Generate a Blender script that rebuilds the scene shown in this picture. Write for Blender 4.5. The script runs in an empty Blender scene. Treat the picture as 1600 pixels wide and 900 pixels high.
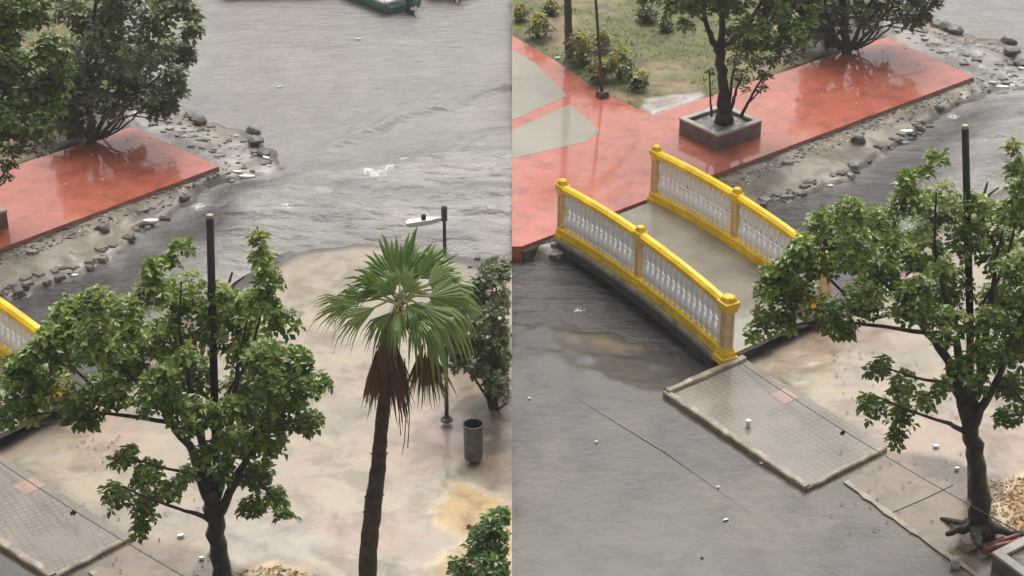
import bpy, bmesh, math, random
import numpy as np
from mathutils import Vector, Matrix

# ------------------------------------------------------------------ scene, camera
scene = bpy.context.scene
C = scene.collection
H, F, PITCH = 14.0, 2900.0, math.radians(27.0)
FW = np.array([0, math.cos(PITCH), -math.sin(PITCH)])
UP = np.array([0, math.sin(PITCH), math.cos(PITCH)])
CP = np.array([0, 0, H])
WZ = -0.30                                   # water level

def ray(px, py):
    return FW + np.array([1.0, 0, 0]) * (px - 800) / F - UP * (py - 450) / F
def G(px, py, z=0.0):                        # a measured point of the photo on the level z
    d = ray(px, py); return CP + d * (z - H) / d[2]
def P(px, py, Y):                            # a measured point at the depth Y
    d = ray(px, py); return CP + d * Y / d[1]

cam = bpy.data.objects.new('camera', bpy.data.cameras.new('camera'))
C.objects.link(cam); scene.camera = cam
cam.location = (0, 0, H); cam.rotation_euler = (math.pi/2 - PITCH, 0, 0)
cam.data.sensor_width = 36; cam.data.lens = F / 1600 * 36
cam.data.clip_start = 0.1; cam.data.clip_end = 2000

class Frame:                                 # the two neighbouring places (right and left of x = 0)
    def __init__(s, ox, oy, side, where):
        s.ox, s.oy, s.side, s.where = ox, oy, side, where
    def g(s, px, py, z=0.0): return G(px + s.ox, py + s.oy, z)
    def p(s, px, py, Y): return P(px + s.ox, py + s.oy, Y)
R = Frame(0, 0, 1, 'right picture')
L = Frame(-1180, 140, -1, 'left picture')

# ------------------------------------------------------------------ noise in numpy
def vnoise(x, y, seed=0):
    xi = np.floor(x).astype(np.int64); yi = np.floor(y).astype(np.int64)
    fx = x - xi; fy = y - yi
    fx = fx*fx*(3-2*fx); fy = fy*fy*(3-2*fy)
    def h(a, b):
        n = (a*374761393 + b*668265263 + seed*974634777) & 0x7fffffff
        n = ((n ^ (n >> 13)) * 1274126177) & 0x7fffffff
        return ((n ^ (n >> 16)) & 0xffff) / 65535.0
    return (h(xi,yi)*(1-fx)+h(xi+1,yi)*fx)*(1-fy) + (h(xi,yi+1)*(1-fx)+h(xi+1,yi+1)*fx)*fy
def fbm(x, y, s, o=4, seed=0):
    v = 0; a = .5; t = 0
    for i in range(o):
        v = v + a*vnoise(x*s+i*17.3, y*s-i*9.1, seed+i*7); t += a; a *= .5; s *= 2.03
    return v/t
def sd_poly(x, y, poly):                     # signed distance, negative inside
    d = np.full(x.shape, 1e9); ins = np.zeros(x.shape, bool)
    n = len(poly)
    for i in range(n):
        ax, ay = poly[i][:2]; bx, by = poly[(i+1) % n][:2]
        ex, ey = bx-ax, by-ay; wx, wy = x-ax, y-ay
        t = np.clip((wx*ex+wy*ey)/(ex*ex+ey*ey+1e-12), 0, 1)
        d = np.minimum(d, np.hypot(wx-ex*t, wy-ey*t))
        c = ((ay > y) != (by > y)) & (x < (bx-ax)*(y-ay)/((by-ay) if by != ay else 1e-12) + ax)
        ins ^= c
    return np.where(ins, -d, d)
def sstep(a, b, x):
    t = np.clip((x-a)/(b-a), 0, 1); return t*t*(3-2*t)

# ------------------------------------------------------------------ materials
def new_mat(name):
    m = bpy.data.materials.new(name); m.use_nodes = True
    nt = m.node_tree; b = nt.nodes['Principled BSDF']
    return m, nt, b
def lk(nt, a, b): nt.links.new(a, b)
def noise_node(nt, scale, detail=4, rough=.55, coord=None, dist=0):
    n = nt.nodes.new('ShaderNodeTexNoise'); n.inputs['Scale'].default_value = scale
    n.inputs['Detail'].default_value = detail; n.inputs['Roughness'].default_value = rough
    n.inputs['Distortion'].default_value = dist
    if coord is None:
        t = nt.nodes.new('ShaderNodeTexCoord'); coord = t.outputs['Object']
    lk(nt, coord, n.inputs['Vector']); return n
def ramp(nt, fac, stops):
    r = nt.nodes.new('ShaderNodeValToRGB'); lk(nt, fac, r.inputs['Fac'])
    e = r.color_ramp.elements
    while len(e) < len(stops): e.new(.5)
    for k, (p, c) in enumerate(stops):
        e[k].position = p
        e[k].color = (c, c, c, 1) if isinstance(c, (int, float)) else (*c, 1)
    return r
def bump(nt, b, h, strength, dist, coat=False):
    n = nt.nodes.new('ShaderNodeBump'); n.inputs['Strength'].default_value = strength
    n.inputs['Distance'].default_value = dist
    lk(nt, h, n.inputs['Height']); lk(nt, n.outputs['Normal'], b.inputs['Normal'])
    if coat: lk(nt, n.outputs['Normal'], b.inputs['Coat Normal'])
    return n
def mixc(nt, fac, a, b, mode='MIX'):
    m = nt.nodes.new('ShaderNodeMix'); m.data_type = 'RGBA'; m.blend_type = mode
    if isinstance(fac, (int, float)): m.inputs[0].default_value = fac
    else: lk(nt, fac, m.inputs[0])
    for s, v in ((6, a), (7, b)):
        if isinstance(v, tuple): m.inputs[s].default_value = (*v, 1)
        else: lk(nt, v, m.inputs[s])
    return m.outputs[2]
def simple(name, col, rough=.6, coat=0, var=.25, nscale=8, metal=0, bumps=.15, bd=.01, coat_r=.1):
    m, nt, b = new_mat(name)
    n = noise_node(nt, nscale, 5)
    r = ramp(nt, n.outputs['Fac'], [(.3, 1-var), (.7, 1+var*.4)])
    lk(nt, mixc(nt, 1.0, col, r.outputs['Color'], 'MULTIPLY'), b.inputs['Base Color'])
    b.inputs['Roughness'].default_value = rough; b.inputs['Metallic'].default_value = metal
    b.inputs['Coat Weight'].default_value = coat; b.inputs['Coat Roughness'].default_value = coat_r
    b.inputs['Coat IOR'].default_value = 1.33
    if bumps: bump(nt, b, noise_node(nt, nscale*5, 4).outputs['Fac'], bumps, bd)
    return m
def wet(name, col, col2, nscale=.8, film=(.04, .22), fscale=.9, bumps=.12, joint=None, coatw=1.0):
    """stone or concrete under a film of rain water"""
    m, nt, b = new_mat(name)
    n = noise_node(nt, nscale, 6, .6)
    c = mixc(nt, ramp(nt, n.outputs['Fac'], [(.35, 0.0), (.65, 1.0)]).outputs['Color'], col, col2)
    f = noise_node(nt, 22, 4)
    c = mixc(nt, 1.0, c, ramp(nt, f.outputs['Fac'], [(.25, .8), (.75, 1.1)]).outputs['Color'], 'MULTIPLY')
    if joint: c = joint(nt, c)
    lk(nt, c, b.inputs['Base Color'])
    b.inputs['Roughness'].default_value = .55
    b.inputs['Specular IOR Level'].default_value = .3
    b.inputs['Coat Weight'].default_value = coatw; b.inputs['Coat IOR'].default_value = 1.33
    fr = noise_node(nt, fscale, 4, .5)
    lk(nt, ramp(nt, fr.outputs['Fac'], [(.35, film[0]), (.7, film[1])]).outputs['Color'], b.inputs['Coat Roughness'])
    rip = noise_node(nt, 13, 3, .5)
    bn = nt.nodes.new('ShaderNodeBump'); bn.inputs['Strength'].default_value = bumps
    bn.inputs['Distance'].default_value = .012; lk(nt, rip.outputs['Fac'], bn.inputs['Height'])
    lk(nt, bn.outputs['Normal'], b.inputs['Coat Normal'])
    bump(nt, b, f.outputs['Fac'], .2, .006)
    return m
def leaf_mat(name, cols, gloss=.35, trans=.25):
    m, nt, b = new_mat(name)
    a = nt.nodes.new('ShaderNodeAttribute'); a.attribute_name = 'face_tone'
    st = [(i/(len(cols)-1), c) for i, c in enumerate(cols)]
    r = ramp(nt, a.outputs['Fac'], st)
    lk(nt, r.outputs['Color'], b.inputs['Base Color'])
    b.inputs['Roughness'].default_value = gloss
    b.inputs['Coat Weight'].default_value = .6; b.inputs['Coat Roughness'].default_value = .12
    t = nt.nodes.new('ShaderNodeBsdfTranslucent')
    lk(nt, mixc(nt, .5, r.outputs['Color'], (.2, .3, .03)), t.inputs['Color'])
    ms = nt.nodes.new('ShaderNodeMixShader'); ms.inputs[0].default_value = trans
    lk(nt, b.outputs[0], ms.inputs[1]); lk(nt, t.outputs[0], ms.inputs[2])
    lk(nt, ms.outputs[0], nt.nodes['Material Output'].inputs['Surface'])
    return m

M = {}
M['yellow'] = simple('yellow_paint', (.97, .62, .004), .42, .2, .30, 2.6, bumps=.25)
M['white'] = simple('white_paint', (.95, .94, .94), .5, .2, .10, 9)
M['cream'] = simple('cream_paint', (.80, .58, .30), .5, .4, .25, 7)
M['edge'] = simple('edge_concrete', (.42, .37, .29), .6, .4, .45, 4)
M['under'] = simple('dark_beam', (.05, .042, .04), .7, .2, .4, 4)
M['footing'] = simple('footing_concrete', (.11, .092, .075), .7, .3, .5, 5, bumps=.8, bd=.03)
M['black_metal'] = simple('black_metal', (.010, .009, .009), .6, .12, .4, 14)
M['dark_metal'] = simple('dark_grey_metal', (.09, .08, .07), .45, .5, .35, 14)
M['bark'] = simple('wet_bark', (.045, .034, .026), .6, .5, .6, 12, bumps=.9, bd=.03)
M['bark2'] = simple('grey_bark', (.10, .085, .07), .6, .4, .6, 12, bumps=.8, bd=.03)
M['palm_bark'] = simple('palm_bark', (.11, .072, .05), .65, .3, .7, 9, bumps=.9, bd=.03)
M['deadleaf'] = leaf_mat('dead_frond', [(.09, .026, .018), (.20, .065, .042), (.32, .15, .10)], .6, .15)
M['palmleaf'] = leaf_mat('palm_leaf', [(.06, .14, .02), (.19, .31, .06), (.50, .54, .24)], .35, .4)
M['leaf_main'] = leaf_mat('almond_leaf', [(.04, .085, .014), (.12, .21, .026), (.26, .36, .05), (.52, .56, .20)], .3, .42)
M['leaf_back'] = leaf_mat('lime_leaf', [(.06, .10, .02), (.15, .23, .045), (.32, .39, .10)], .4, .3)
M['leaf_olive'] = leaf_mat('olive_leaf', [(.065, .08, .035), (.15, .18, .075), (.30, .33, .15)], .45, .25)
M['leaf_dark'] = leaf_mat('shade_leaf', [(.025, .034, .02), (.05, .068, .035), (.10, .13, .06)], .45, .2)
M['leaf_bright'] = leaf_mat('bright_leaf', [(.04, .10, .02), (.12, .22, .04), (.32, .42, .12)], .35, .3)
M['croton'] = leaf_mat('croton_leaf', [(.06, .08, .02), (.20, .21, .03), (.52, .44, .05)], .4, .25)
M['grass'] = leaf_mat('grass_blade', [(.20, .21, .08), (.27, .28, .10), (.42, .38, .17)], .6, .25)
M['rock'] = simple('wet_rock', (.17, .155, .14), .5, .6, .5, 5, bumps=.8, bd=.03)
M['rock_pale'] = simple('pale_rubble', (.42, .35, .30), .55, .5, .4, 8, bumps=.6, bd=.02)
M['foam'] = simple('white_foam_board', (.82, .80, .79), .5, .4, .12, 8)
M['soil'] = simple('wet_soil', (.24, .21, .19), .6, .7, .4, 6, bumps=.6, bd=.02)
M['planter'] = wet('planter_concrete', (.20, .18, .14), (.11, .095, .075), 3, (.2, .4), 2)
M['planter_rim'] = wet('planter_rim', (.55, .50, .42), (.38, .34, .28), 4, (.15, .35), 2)
M['red_wood'] = simple('red_brown_wood', (.30, .07, .04), .5, .6, .5, 7)
M['wood'] = simple('drift_wood', (.07, .055, .045), .6, .5, .5, 9)
M['boat_green'] = simple('green_boat_paint', (.10, .25, .19), .35, .5, .3, 3)
M['boat_white'] = simple('white_boat_paint', (.80, .80, .80), .4, .4, .15, 3)
M['boat_red'] = simple('red_boat_paint', (.45, .05, .06), .35, .5, .3, 3)
M['boat_grey'] = simple('grey_boat_paint', (.25, .25, .25), .4, .5, .3, 3)
M['engine'] = simple('engine_plastic', (.10, .09, .095), .35, .6, .3, 5)
M['bin'] = simple('bin_metal', (.13, .125, .095), .5, .5, .5, 9)
M['bin_in'] = simple('bin_inside', (.035, .032, .028), .7, .2, .4, 9)
M['flower'] = simple('pink_petal', (.7, .25, .2), .5, 0, .2, 9)
M['cable'] = simple('cable_sheath', (.06, .055, .05), .5, .4, .1, 5, bumps=0)
M['scrap'] = simple('pale_scrap', (.75, .66, .58), .5, .4, .25, 20)
M['deck'] = wet('deck_concrete', (.31, .28, .21), (.19, .165, .125), 1.1, (.05, .2), 1.0)
M['pale_pad'] = wet('pale_paving', (.38, .345, .27), (.30, .27, .21), .8, (.03, .18), .7)
M['kerb'] = wet('kerb_stone', (.42, .34, .25), (.20, .16, .12), 5, (.1, .3), 2)
def stains(nt, c):
    n = noise_node(nt, 2.3, 9, .7, dist=.5)
    c = mixc(nt, 1.0, c, ramp(nt, n.outputs['Fac'], [(.36, (.70, .72, .74)), (.48, (1, 1, 1)), (.64, (1.12, 1.2, 1.25))]).outputs['Color'], 'MULTIPLY')
    g = noise_node(nt, 45, 3, .7)
    return mixc(nt, ramp(nt, g.outputs['Fac'], [(.64, 0.0), (.72, .5)]).outputs['Color'], c, (.42, .30, .24))
M['red'] = wet('red_paving', (.58, .145, .080), (.48, .105, .06), 1.1, (.02, .13), .55, .07, stains)
M['red'].node_tree.nodes['Principled BSDF'].inputs['Coat IOR'].default_value = 1.62
M['pink_tile'] = wet('pink_tile', (.44, .27, .22), (.38, .25, .2), 3, (.1, .3), 2)

# ------------------------------------------------------------------ object helpers
def tag(o, label=None, cat=None, group=None, kind=None):
    if label: o['label'] = label
    if cat: o['category'] = cat
    if group: o['group'] = group
    if kind: o['kind'] = kind
    return o
def empty(name, loc, rz=0.0):
    o = bpy.data.objects.new(name, None); C.objects.link(o)
    o.location = Vector(loc); o.rotation_euler = (0, 0, rz); o.empty_display_size = .2
    return o
class MB:
    def __init__(s): s.v = []; s.f = []; s.r = []; s.smooth = False
    def add(s, vs, fs, r=None):
        b = len(s.v); s.v += [tuple(map(float, v)) for v in vs]
        s.f += [tuple(i+b for i in f) for f in fs]
        if r is not None: s.r += [r]*len(fs)
    def box(s, c, size, rz=0.0, taper=1.0, ax=None):
        sx, sy, sz = [q/2 for q in size]; vs = []
        ca, sa = math.cos(rz), math.sin(rz)
        for dz, k in ((-sz, 1.0), (sz, taper)):
            for dx, dy in ((-sx, -sy), (sx, -sy), (sx, sy), (-sx, sy)):
                x, y = dx*k, dy*k
                vs.append((c[0]+x*ca-y*sa, c[1]+x*sa+y*ca, c[2]+dz))
        s.add(vs, [(3,2,1,0),(4,5,6,7),(0,1,5,4),(1,2,6,5),(2,3,7,6),(3,0,4,7)])
    def prism(s, poly, z0, z1):
        n = len(poly); vs = [(p[0], p[1], z0) for p in poly]+[(p[0], p[1], z1) for p in poly]
        a = sum(poly[i][0]*poly[(i+1)%n][1]-poly[(i+1)%n][0]*poly[i][1] for i in range(n))
        fs = [tuple(range(n, 2*n)), tuple(range(n-1, -1, -1))]+[(i, (i+1)%n, n+(i+1)%n, n+i) for i in range(n)]
        if a < 0: fs = [tuple(reversed(f)) for f in fs]
        s.add(vs, fs)
    def tube(s, pts, rad, n=8, cap=True):
        pts = [Vector(p) for p in pts]; base = len(s.v); m = len(pts)
        if not hasattr(rad, '__len__'): rad = [rad]*m
        vs = []; u = None
        for i, p in enumerate(pts):
            t = (pts[min(i+1, m-1)]-pts[max(i-1, 0)]).normalized()
            if u is None:
                u = t.orthogonal().normalized()
            u = (u - t*u.dot(t)).normalized(); w = t.cross(u)
            for k in range(n):
                a = 2*math.pi*k/n; vs.append(p+(u*math.cos(a)+w*math.sin(a))*rad[i])
        fs = []
        for i in range(m-1):
            for k in range(n):
                k2 = (k+1) % n
                fs.append((i*n+k, i*n+k2, (i+1)*n+k2, (i+1)*n+k))
        if cap:
            fs.append(tuple(range(n-1, -1, -1))); fs.append(tuple(range((m-1)*n, m*n)))
        s.add(vs, fs)
    def lathe(s, c, prof, n=12, cap=True):
        vs = []; m = len(prof)
        for r, z in prof:
            for k in range(n):
                a = 2*math.pi*(k+.5)/n; vs.append((c[0]+r*math.cos(a), c[1]+r*math.sin(a), c[2]+z))
        fs = [(i*n+k, i*n+(k+1)%n, (i+1)*n+(k+1)%n, (i+1)*n+k) for i in range(m-1) for k in range(n)]
        if cap: fs += [tuple(range(n-1, -1, -1)), tuple(range((m-1)*n, m*n))]
        s.add(vs, fs)
    def build(s, name, mat, parent=None, smooth=None, side=0, bevel=0):
        off = np.array(parent.matrix_parent) if False else None
        me = bpy.data.meshes.new(name)
        vs = s.v
        if parent is not None:
            inv = mw(parent).inverted(); vs = [tuple(inv @ Vector(v)) for v in s.v]
        me.from_pydata(vs, [], s.f)
        if s.r:
            a = me.attributes.new('face_tone', 'FLOAT', 'FACE'); a.data.foreach_set('value', s.r)
        me.materials.append(mat)
        if smooth if smooth is not None else s.smooth:
            me.polygons.foreach_set('use_smooth', [True]*len(me.polygons))
        me.update()
        o = bpy.data.objects.new(name, me); C.objects.link(o)
        if parent is not None: o.parent = parent
        if side:                              # the place ends here: cut clean at its border
            bm = bmesh.new(); bm.from_mesh(me)
            geom = bm.verts[:]+bm.edges[:]+bm.faces[:]
            r_ = bmesh.ops.bisect_plane(bm, geom=geom, plane_co=(.0008*side, 0, 0), plane_no=(-side, 0, 0), clear_outer=True)
            ed = [e for e in r_['geom_cut'] if isinstance(e, bmesh.types.BMEdge)]
            if ed:
                try: bmesh.ops.holes_fill(bm, edges=ed)
                except Exception: pass
            bm.to_mesh(me); bm.free()
        if bevel:
            b = o.modifiers.new('bevel', 'BEVEL'); b.width = bevel; b.segments = 2; b.limit_method = 'ANGLE'
        return o
def mw(o):
    m = Matrix.Translation(o.location) @ Matrix.Rotation(o.rotation_euler.z, 4, 'Z')
    return (mw(o.parent) @ m) if o.parent else m

# ------------------------------------------------------------------ TERRAIN AND WATER (measured in the coordinates of the right place)
near_shore = [(560,480),(700,500),(800,508),(870,503),(950,520),(1020,545),(1060,560),(1150,560),(1250,500),(1350,440),(1440,352),
              (1480,325),(1520,303),(1580,262),(1650,236),(1740,226),(1820,236),(1880,250),(1940,262),(2010,262),(2160,290),(2600,330),(3600,300)]
far_shore = [(1200,-420),(1300,-250),(1360,-120),(1395,-20),(1450,40),(1500,52),(1560,66),(1590,84),(1606,102),(1624,124),(1608,140),(1560,143),
             (1530,152),(1500,165),(1450,199),(1390,236),(1320,282),(1250,307),(1190,330),(1100,350),(1000,375),(900,404),(860,410),(800,404),(700,398),(560,385)]
far_box = [(3600,-700),(1000,-700)]
Z = {
 'plaza': [(815,385),(1522,120),(1385,57),(1020,180),(930,140),(870,96),(800,55),(700,0),(500,150),(560,385)],
 'beige': [(1165,556),(1290,492),(1400,420),(1480,330),(1560,300),(1660,250),(1760,235),(1960,262),(2100,300),(2400,900),(1700,900),(1600,770),(1500,742),(1385,698)],
 'walk': [(1385,698),(1470,706),(1560,740),(1640,770),(1760,990),(1560,960),(1480,862),(1400,806),(1320,745)],
 'mound': [(1545,775),(1568,742),(1605,727),(1655,740),(1690,772),(1720,830),(1730,900),(1600,860),(1560,830)],
 'leaves': [(1535,750),(1600,745),(1680,760),(1720,850),(1700,900),(1600,850),(1545,835)],
 'sandL': [(1878,600),(1940,618),(2000,650),(2020,780),(1800,800),(1868,722),(1880,690),(1862,672)],
 'soilL': [(1872,430),(1900,380),(2010,380),(2010,640),(1945,622),(1905,585),(1915,540),(1880,500)],
 'bar': [(1600,262),(1650,238),(1790,228),(1815,330),(1700,352),(1590,340)],
 'garden': [(1020,182),(1395,60),(1400,-20),(1300,-250),(900,-400),(600,-100),(700,0),(800,55),(870,96),(930,140)],
 'dark': [(1215,112),(1245,66),(1300,30),(1420,30),(1395,60)],
 'puddle': [(1000,172),(1006,156),(1050,150),(1095,146),(1112,160),(1050,180),(1020,184)],
 'spit': [(1524,118),(1540,150),(1610,142),(1626,124),(1590,84),(1500,50),(1450,36),(1380,30),(1384,55)],
 'silt': [(850,500),(900,495),(960,505),(1000,520),(960,530),(890,525)],
 'trash': [(1870,240),(1990,258),(1990,300),(1920,290),(1880,265)],
}
def shore_world(fr):
    w = [fr.g(x, y, WZ) for x, y in near_shore] + [fr.g(x, y, WZ) for x, y in far_box] + [fr.g(x, y, WZ) for x, y in far_shore]
    return w
ST = (.082, .070, .055)
def land(fr, x, y):
    n1 = fbm(x, y, .9, 4, 3); n2 = fbm(x, y, 3.2, 4, 11); n3 = fbm(x, y, .35, 3, 23)
    zp = {k: sd_poly(x, y, [fr.g(a, b) for a, b in v]) for k, v in Z.items()}
    W = sd_poly(x, y, shore_world(fr)) + (n2-.5)*.35 + (n1-.5)*.3
    axis = [fr.g(560, 440), fr.g(900, 450), fr.g(1150, 440), fr.g(1400, 340), fr.g(1600, 200), fr.g(1700, 150), fr.g(3600, -100), fr.g(3600, -700), fr.g(560, -700)]
    farside = sd_poly(x, y, axis) < 0
    dp = np.maximum(0, np.minimum(zp['plaza'], zp['garden'])); tt = np.clip(W, 0, 50)/(np.clip(W, 0, 50)+dp+.02)
    zb = WZ + .07*sstep(0, .08, W) + .12*tt**.8 + .045*sstep(.45, .50, tt+(n1-.5)*.6) + (n2-.5)*.10*sstep(0, .3, W)*sstep(0, .4, dp)
    zn = WZ + np.clip(W, 0, 9)*.16 + (n2-.5)*.03
    z = np.where(farside, np.minimum(zb, -.07-.04*n2), np.minimum(zn, -.06 + (n3-.5)*.02))
    z = np.where(W < 0, WZ + np.maximum(W*.5, -1.0) + (n2-.5)*.04*np.where(W > -.3, 1, 0), z)
    g = sstep(.1, -.1, zp['garden']); z = z*(1-g) + (.03+(n2-.5)*.06)*g
    pl = sstep(.03, -.12, zp['plaza']); z = z*(1-pl) + np.minimum(z, -.08)*pl
    mo = sstep(.1, -.5, zp['mound']); z = z + mo*(.10+(n2-.5)*.10)
    sl = sstep(.0, -.8, zp['soilL']) if fr.side < 0 else 0*mo; z = z + sl*(.12+(n2-.5)*.1)
    # colours of the ground itself
    col = np.zeros(x.shape+(3,)); col[...] = ST
    col *= (.80+.36*n3+.12*n2)[..., None]
    wetv = np.full(x.shape, .9)
    def put(mask, c, w=None):
        nonlocal col, wetv
        m = np.clip(mask, 0, 1)[..., None]
        c = np.array(c) if not isinstance(c, np.ndarray) or c.ndim == 1 else c
        col = col*(1-m) + c*m
        if w is not None: wetv = wetv*(1-m[..., 0]) + w*m[..., 0]
    e = (n1-.5)*.7 + (n2-.5)*.35
    put(farside*1.0, (.25, .205, .155), .6)
    put(farside*sstep(.45, .65, n2), (.18, .15, .115), .35)
    put(farside*sstep(.52, .7, n1), (.36, .305, .24), .6)
    put(sstep(.25, -.35, zp['beige']+e*.8)*(1-farside), (.41, .34, .255), .95)
    put(sstep(.25, -.35, zp['beige']+e*.8)*(1-farside)*sstep(.48, .60, n1), (.36, .31, .25), 1.0)
    put(sstep(.25, -.35, zp['beige']+e*.8)*(1-farside)*sstep(.56, .66, fbm(x, y, .7, 4, 131)), (.41, .30, .24), .9)
    put(sstep(.25, -.35, zp['beige']+e*.8)*(1-farside)*sstep(.58, .66, fbm(x, y, 1.6, 5, 137))*.6, (.30, .25, .19), .7)
    put((1-farside)*(zp['beige'] > 0)*sstep(.54, .66, fbm(x, y, .6, 5, 141))*.55, (.165, .14, .112), .7)
    put(sstep(.08, -.08, zp['walk']+e*.2), (.23, .175, .125), .85)
    put(sstep(.1, -.1, zp['walk']+e*.2)*sstep(.5, .6, n1), (.145, .112, .084), .8)
    put(sstep(.25, -.15, zp['leaves']+e*.6), (.24, .19, .09), .3)
    put(sstep(.25, -.15, zp['leaves']+e*.6)*sstep(.5, .6, n2), (.12, .12, .05), .3)
    put(sstep(.06, -.08, zp['mound']+e*.3), (.66, .50, .33), .5)
    put(sstep(-.10, -.25, zp['mound']+e*.3)*sstep(.66, .5, n2), (.56, .33, .13), .35)
    put(sstep(.2, -.3, zp['silt']+e*.9)*.7, (.30, .235, .15), .9)
    if fr.side < 0:
        put(sstep(.06, -.12, zp['sandL']+e*.8), (.53, .375, .20), .75)
        put(sstep(.10, -.02, np.abs(zp['sandL']+e*.8)-.03)*.5, (.72, .60, .44), .6)
        put(sstep(.2, -.4, zp['soilL']+e*.6), (.22, .165, .12), .5)
        put(sstep(.2, -.4, zp['soilL']+e*.6)*sstep(.5, .62, n2), (.12, .09, .065), .4)
        put(sstep(.3, -.4, zp['bar']+e*1.1), (.37, .31, .235), .85)
        put(sstep(.1, -.3, zp['trash']+e)*sstep(.45, .55, n2), (.10, .09, .08), .3)
    put(farside*sstep(.16, .06, W)*sstep(-.1, .0, W), (.09, .075, .062), .8)
    put((~farside)*sstep(2.6, .1, W+e)*sstep(-.1, .5, zp['beige'])*sstep(-.2, .4, zp['walk']), (.075, .068, .06), 1.0)
    put(sstep(.2, -.3, zp['silt']+e*.9)*.5, (.26, .20, .125), .95)
    wetedge = sstep(.35, 0, np.abs(W))*farside
    put(wetedge*.5, (.17, .145, .115), .9)
    put(sstep(.05, -.05, zp['garden']), (.15, .165, .055), .12)
    put(sstep(.05, -.05, zp['garden'])*sstep(.46, .62, n1*.6+n2*.4), (.30, .235, .13), .15)
    put(sstep(.05, -.05, zp['garden'])*sstep(.55, .66, n2)*.6, (.09, .075, .04), .15)
    put(sstep(.25, -.3, zp['dark']+e*.4), (.085, .066, .06), .3)
    put(sstep(.05, -.08, zp['puddle']+e*.3), (.42, .38, .34), 1.0)
    sp = sstep(.15, -.15, zp['spit'])
    put(sp, (.34, .315, .28), .9); put(sp*sstep(.5, .62, n2), (.20, .18, .155), .8)
    return z, np.concatenate([col, wetv[..., None]], -1), W, zp

def axis_lines(lo, hi, step, far, grow=1.5):
    a = list(np.arange(lo, hi, step)); s = step; v = a[-1]
    while v < far: s *= grow; v += s; a.append(v)
    s = step; v = a[0]; b = []
    while v > -far: s *= grow; v -= s; b.append(v)
    return np.array(b[::-1]+a)
xs = axis_lines(-13, 13, .07, 700); xs = xs[np.abs(xs) > .02]
xs = np.sort(np.concatenate([xs, [-.001, .001]]))
ys = axis_lines(14.5, 50, .085, 700)
ys = ys[ys > -60]
def sheet(name, fn, mat):
    X, Y = np.meshgrid(xs, ys)
    zr, cr = fn(R, X, Y); zl, cl = fn(L, X, Y)
    k = X > 0; Zz = np.where(k, zr, zl); Cc = np.where(k[..., None], cr, cl)
    ny, nx = X.shape
    co = np.stack([X, Y, Zz], -1).reshape(-1, 3)
    idx = np.arange(nx*ny).reshape(ny, nx)
    fs = np.stack([idx[:-1, :-1], idx[:-1, 1:], idx[1:, 1:], idx[1:, :-1]], -1)
    kk = int(np.searchsorted(xs, 0.0)) - 1                    # the step between the two places gets its own vertices
    wall = fs[:, kk].copy(); fs = np.delete(fs, kk, axis=1).reshape(-1, 4)
    nv = len(co); a_, b_ = idx[:, kk], idx[:, kk+1]
    co = np.concatenate([co, co[a_], co[b_]]); Cc = np.concatenate([Cc.reshape(-1, 4), Cc.reshape(-1, 4)[a_], Cc.reshape(-1, 4)[b_]])
    ia = nv+np.arange(ny); ib = nv+ny+np.arange(ny)
    fs = np.concatenate([fs, np.stack([ia[:-1], ib[:-1], ib[1:], ia[1:]], -1)])
    me = bpy.data.meshes.new(name)
    me.vertices.add(len(co)); me.vertices.foreach_set('co', co.ravel().astype(np.float32))
    me.loops.add(fs.size); me.loops.foreach_set('vertex_index', fs.ravel().astype(np.int32))
    me.polygons.add(len(fs)); me.polygons.foreach_set('loop_start', (np.arange(len(fs))*4).astype(np.int32))
    me.polygons.foreach_set('loop_total', np.full(len(fs), 4, np.int32))
    me.update(calc_edges=True)
    a = me.color_attributes.new('soil', 'FLOAT_COLOR', 'POINT')
    a.data.foreach_set('color', Cc.reshape(-1).astype(np.float32))
    me.polygons.foreach_set('use_smooth', np.ones(len(fs), bool))
    me.materials.append(mat)
    o = bpy.data.objects.new(name, me); C.objects.link(o); tag(o, kind='structure')
    return o
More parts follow.
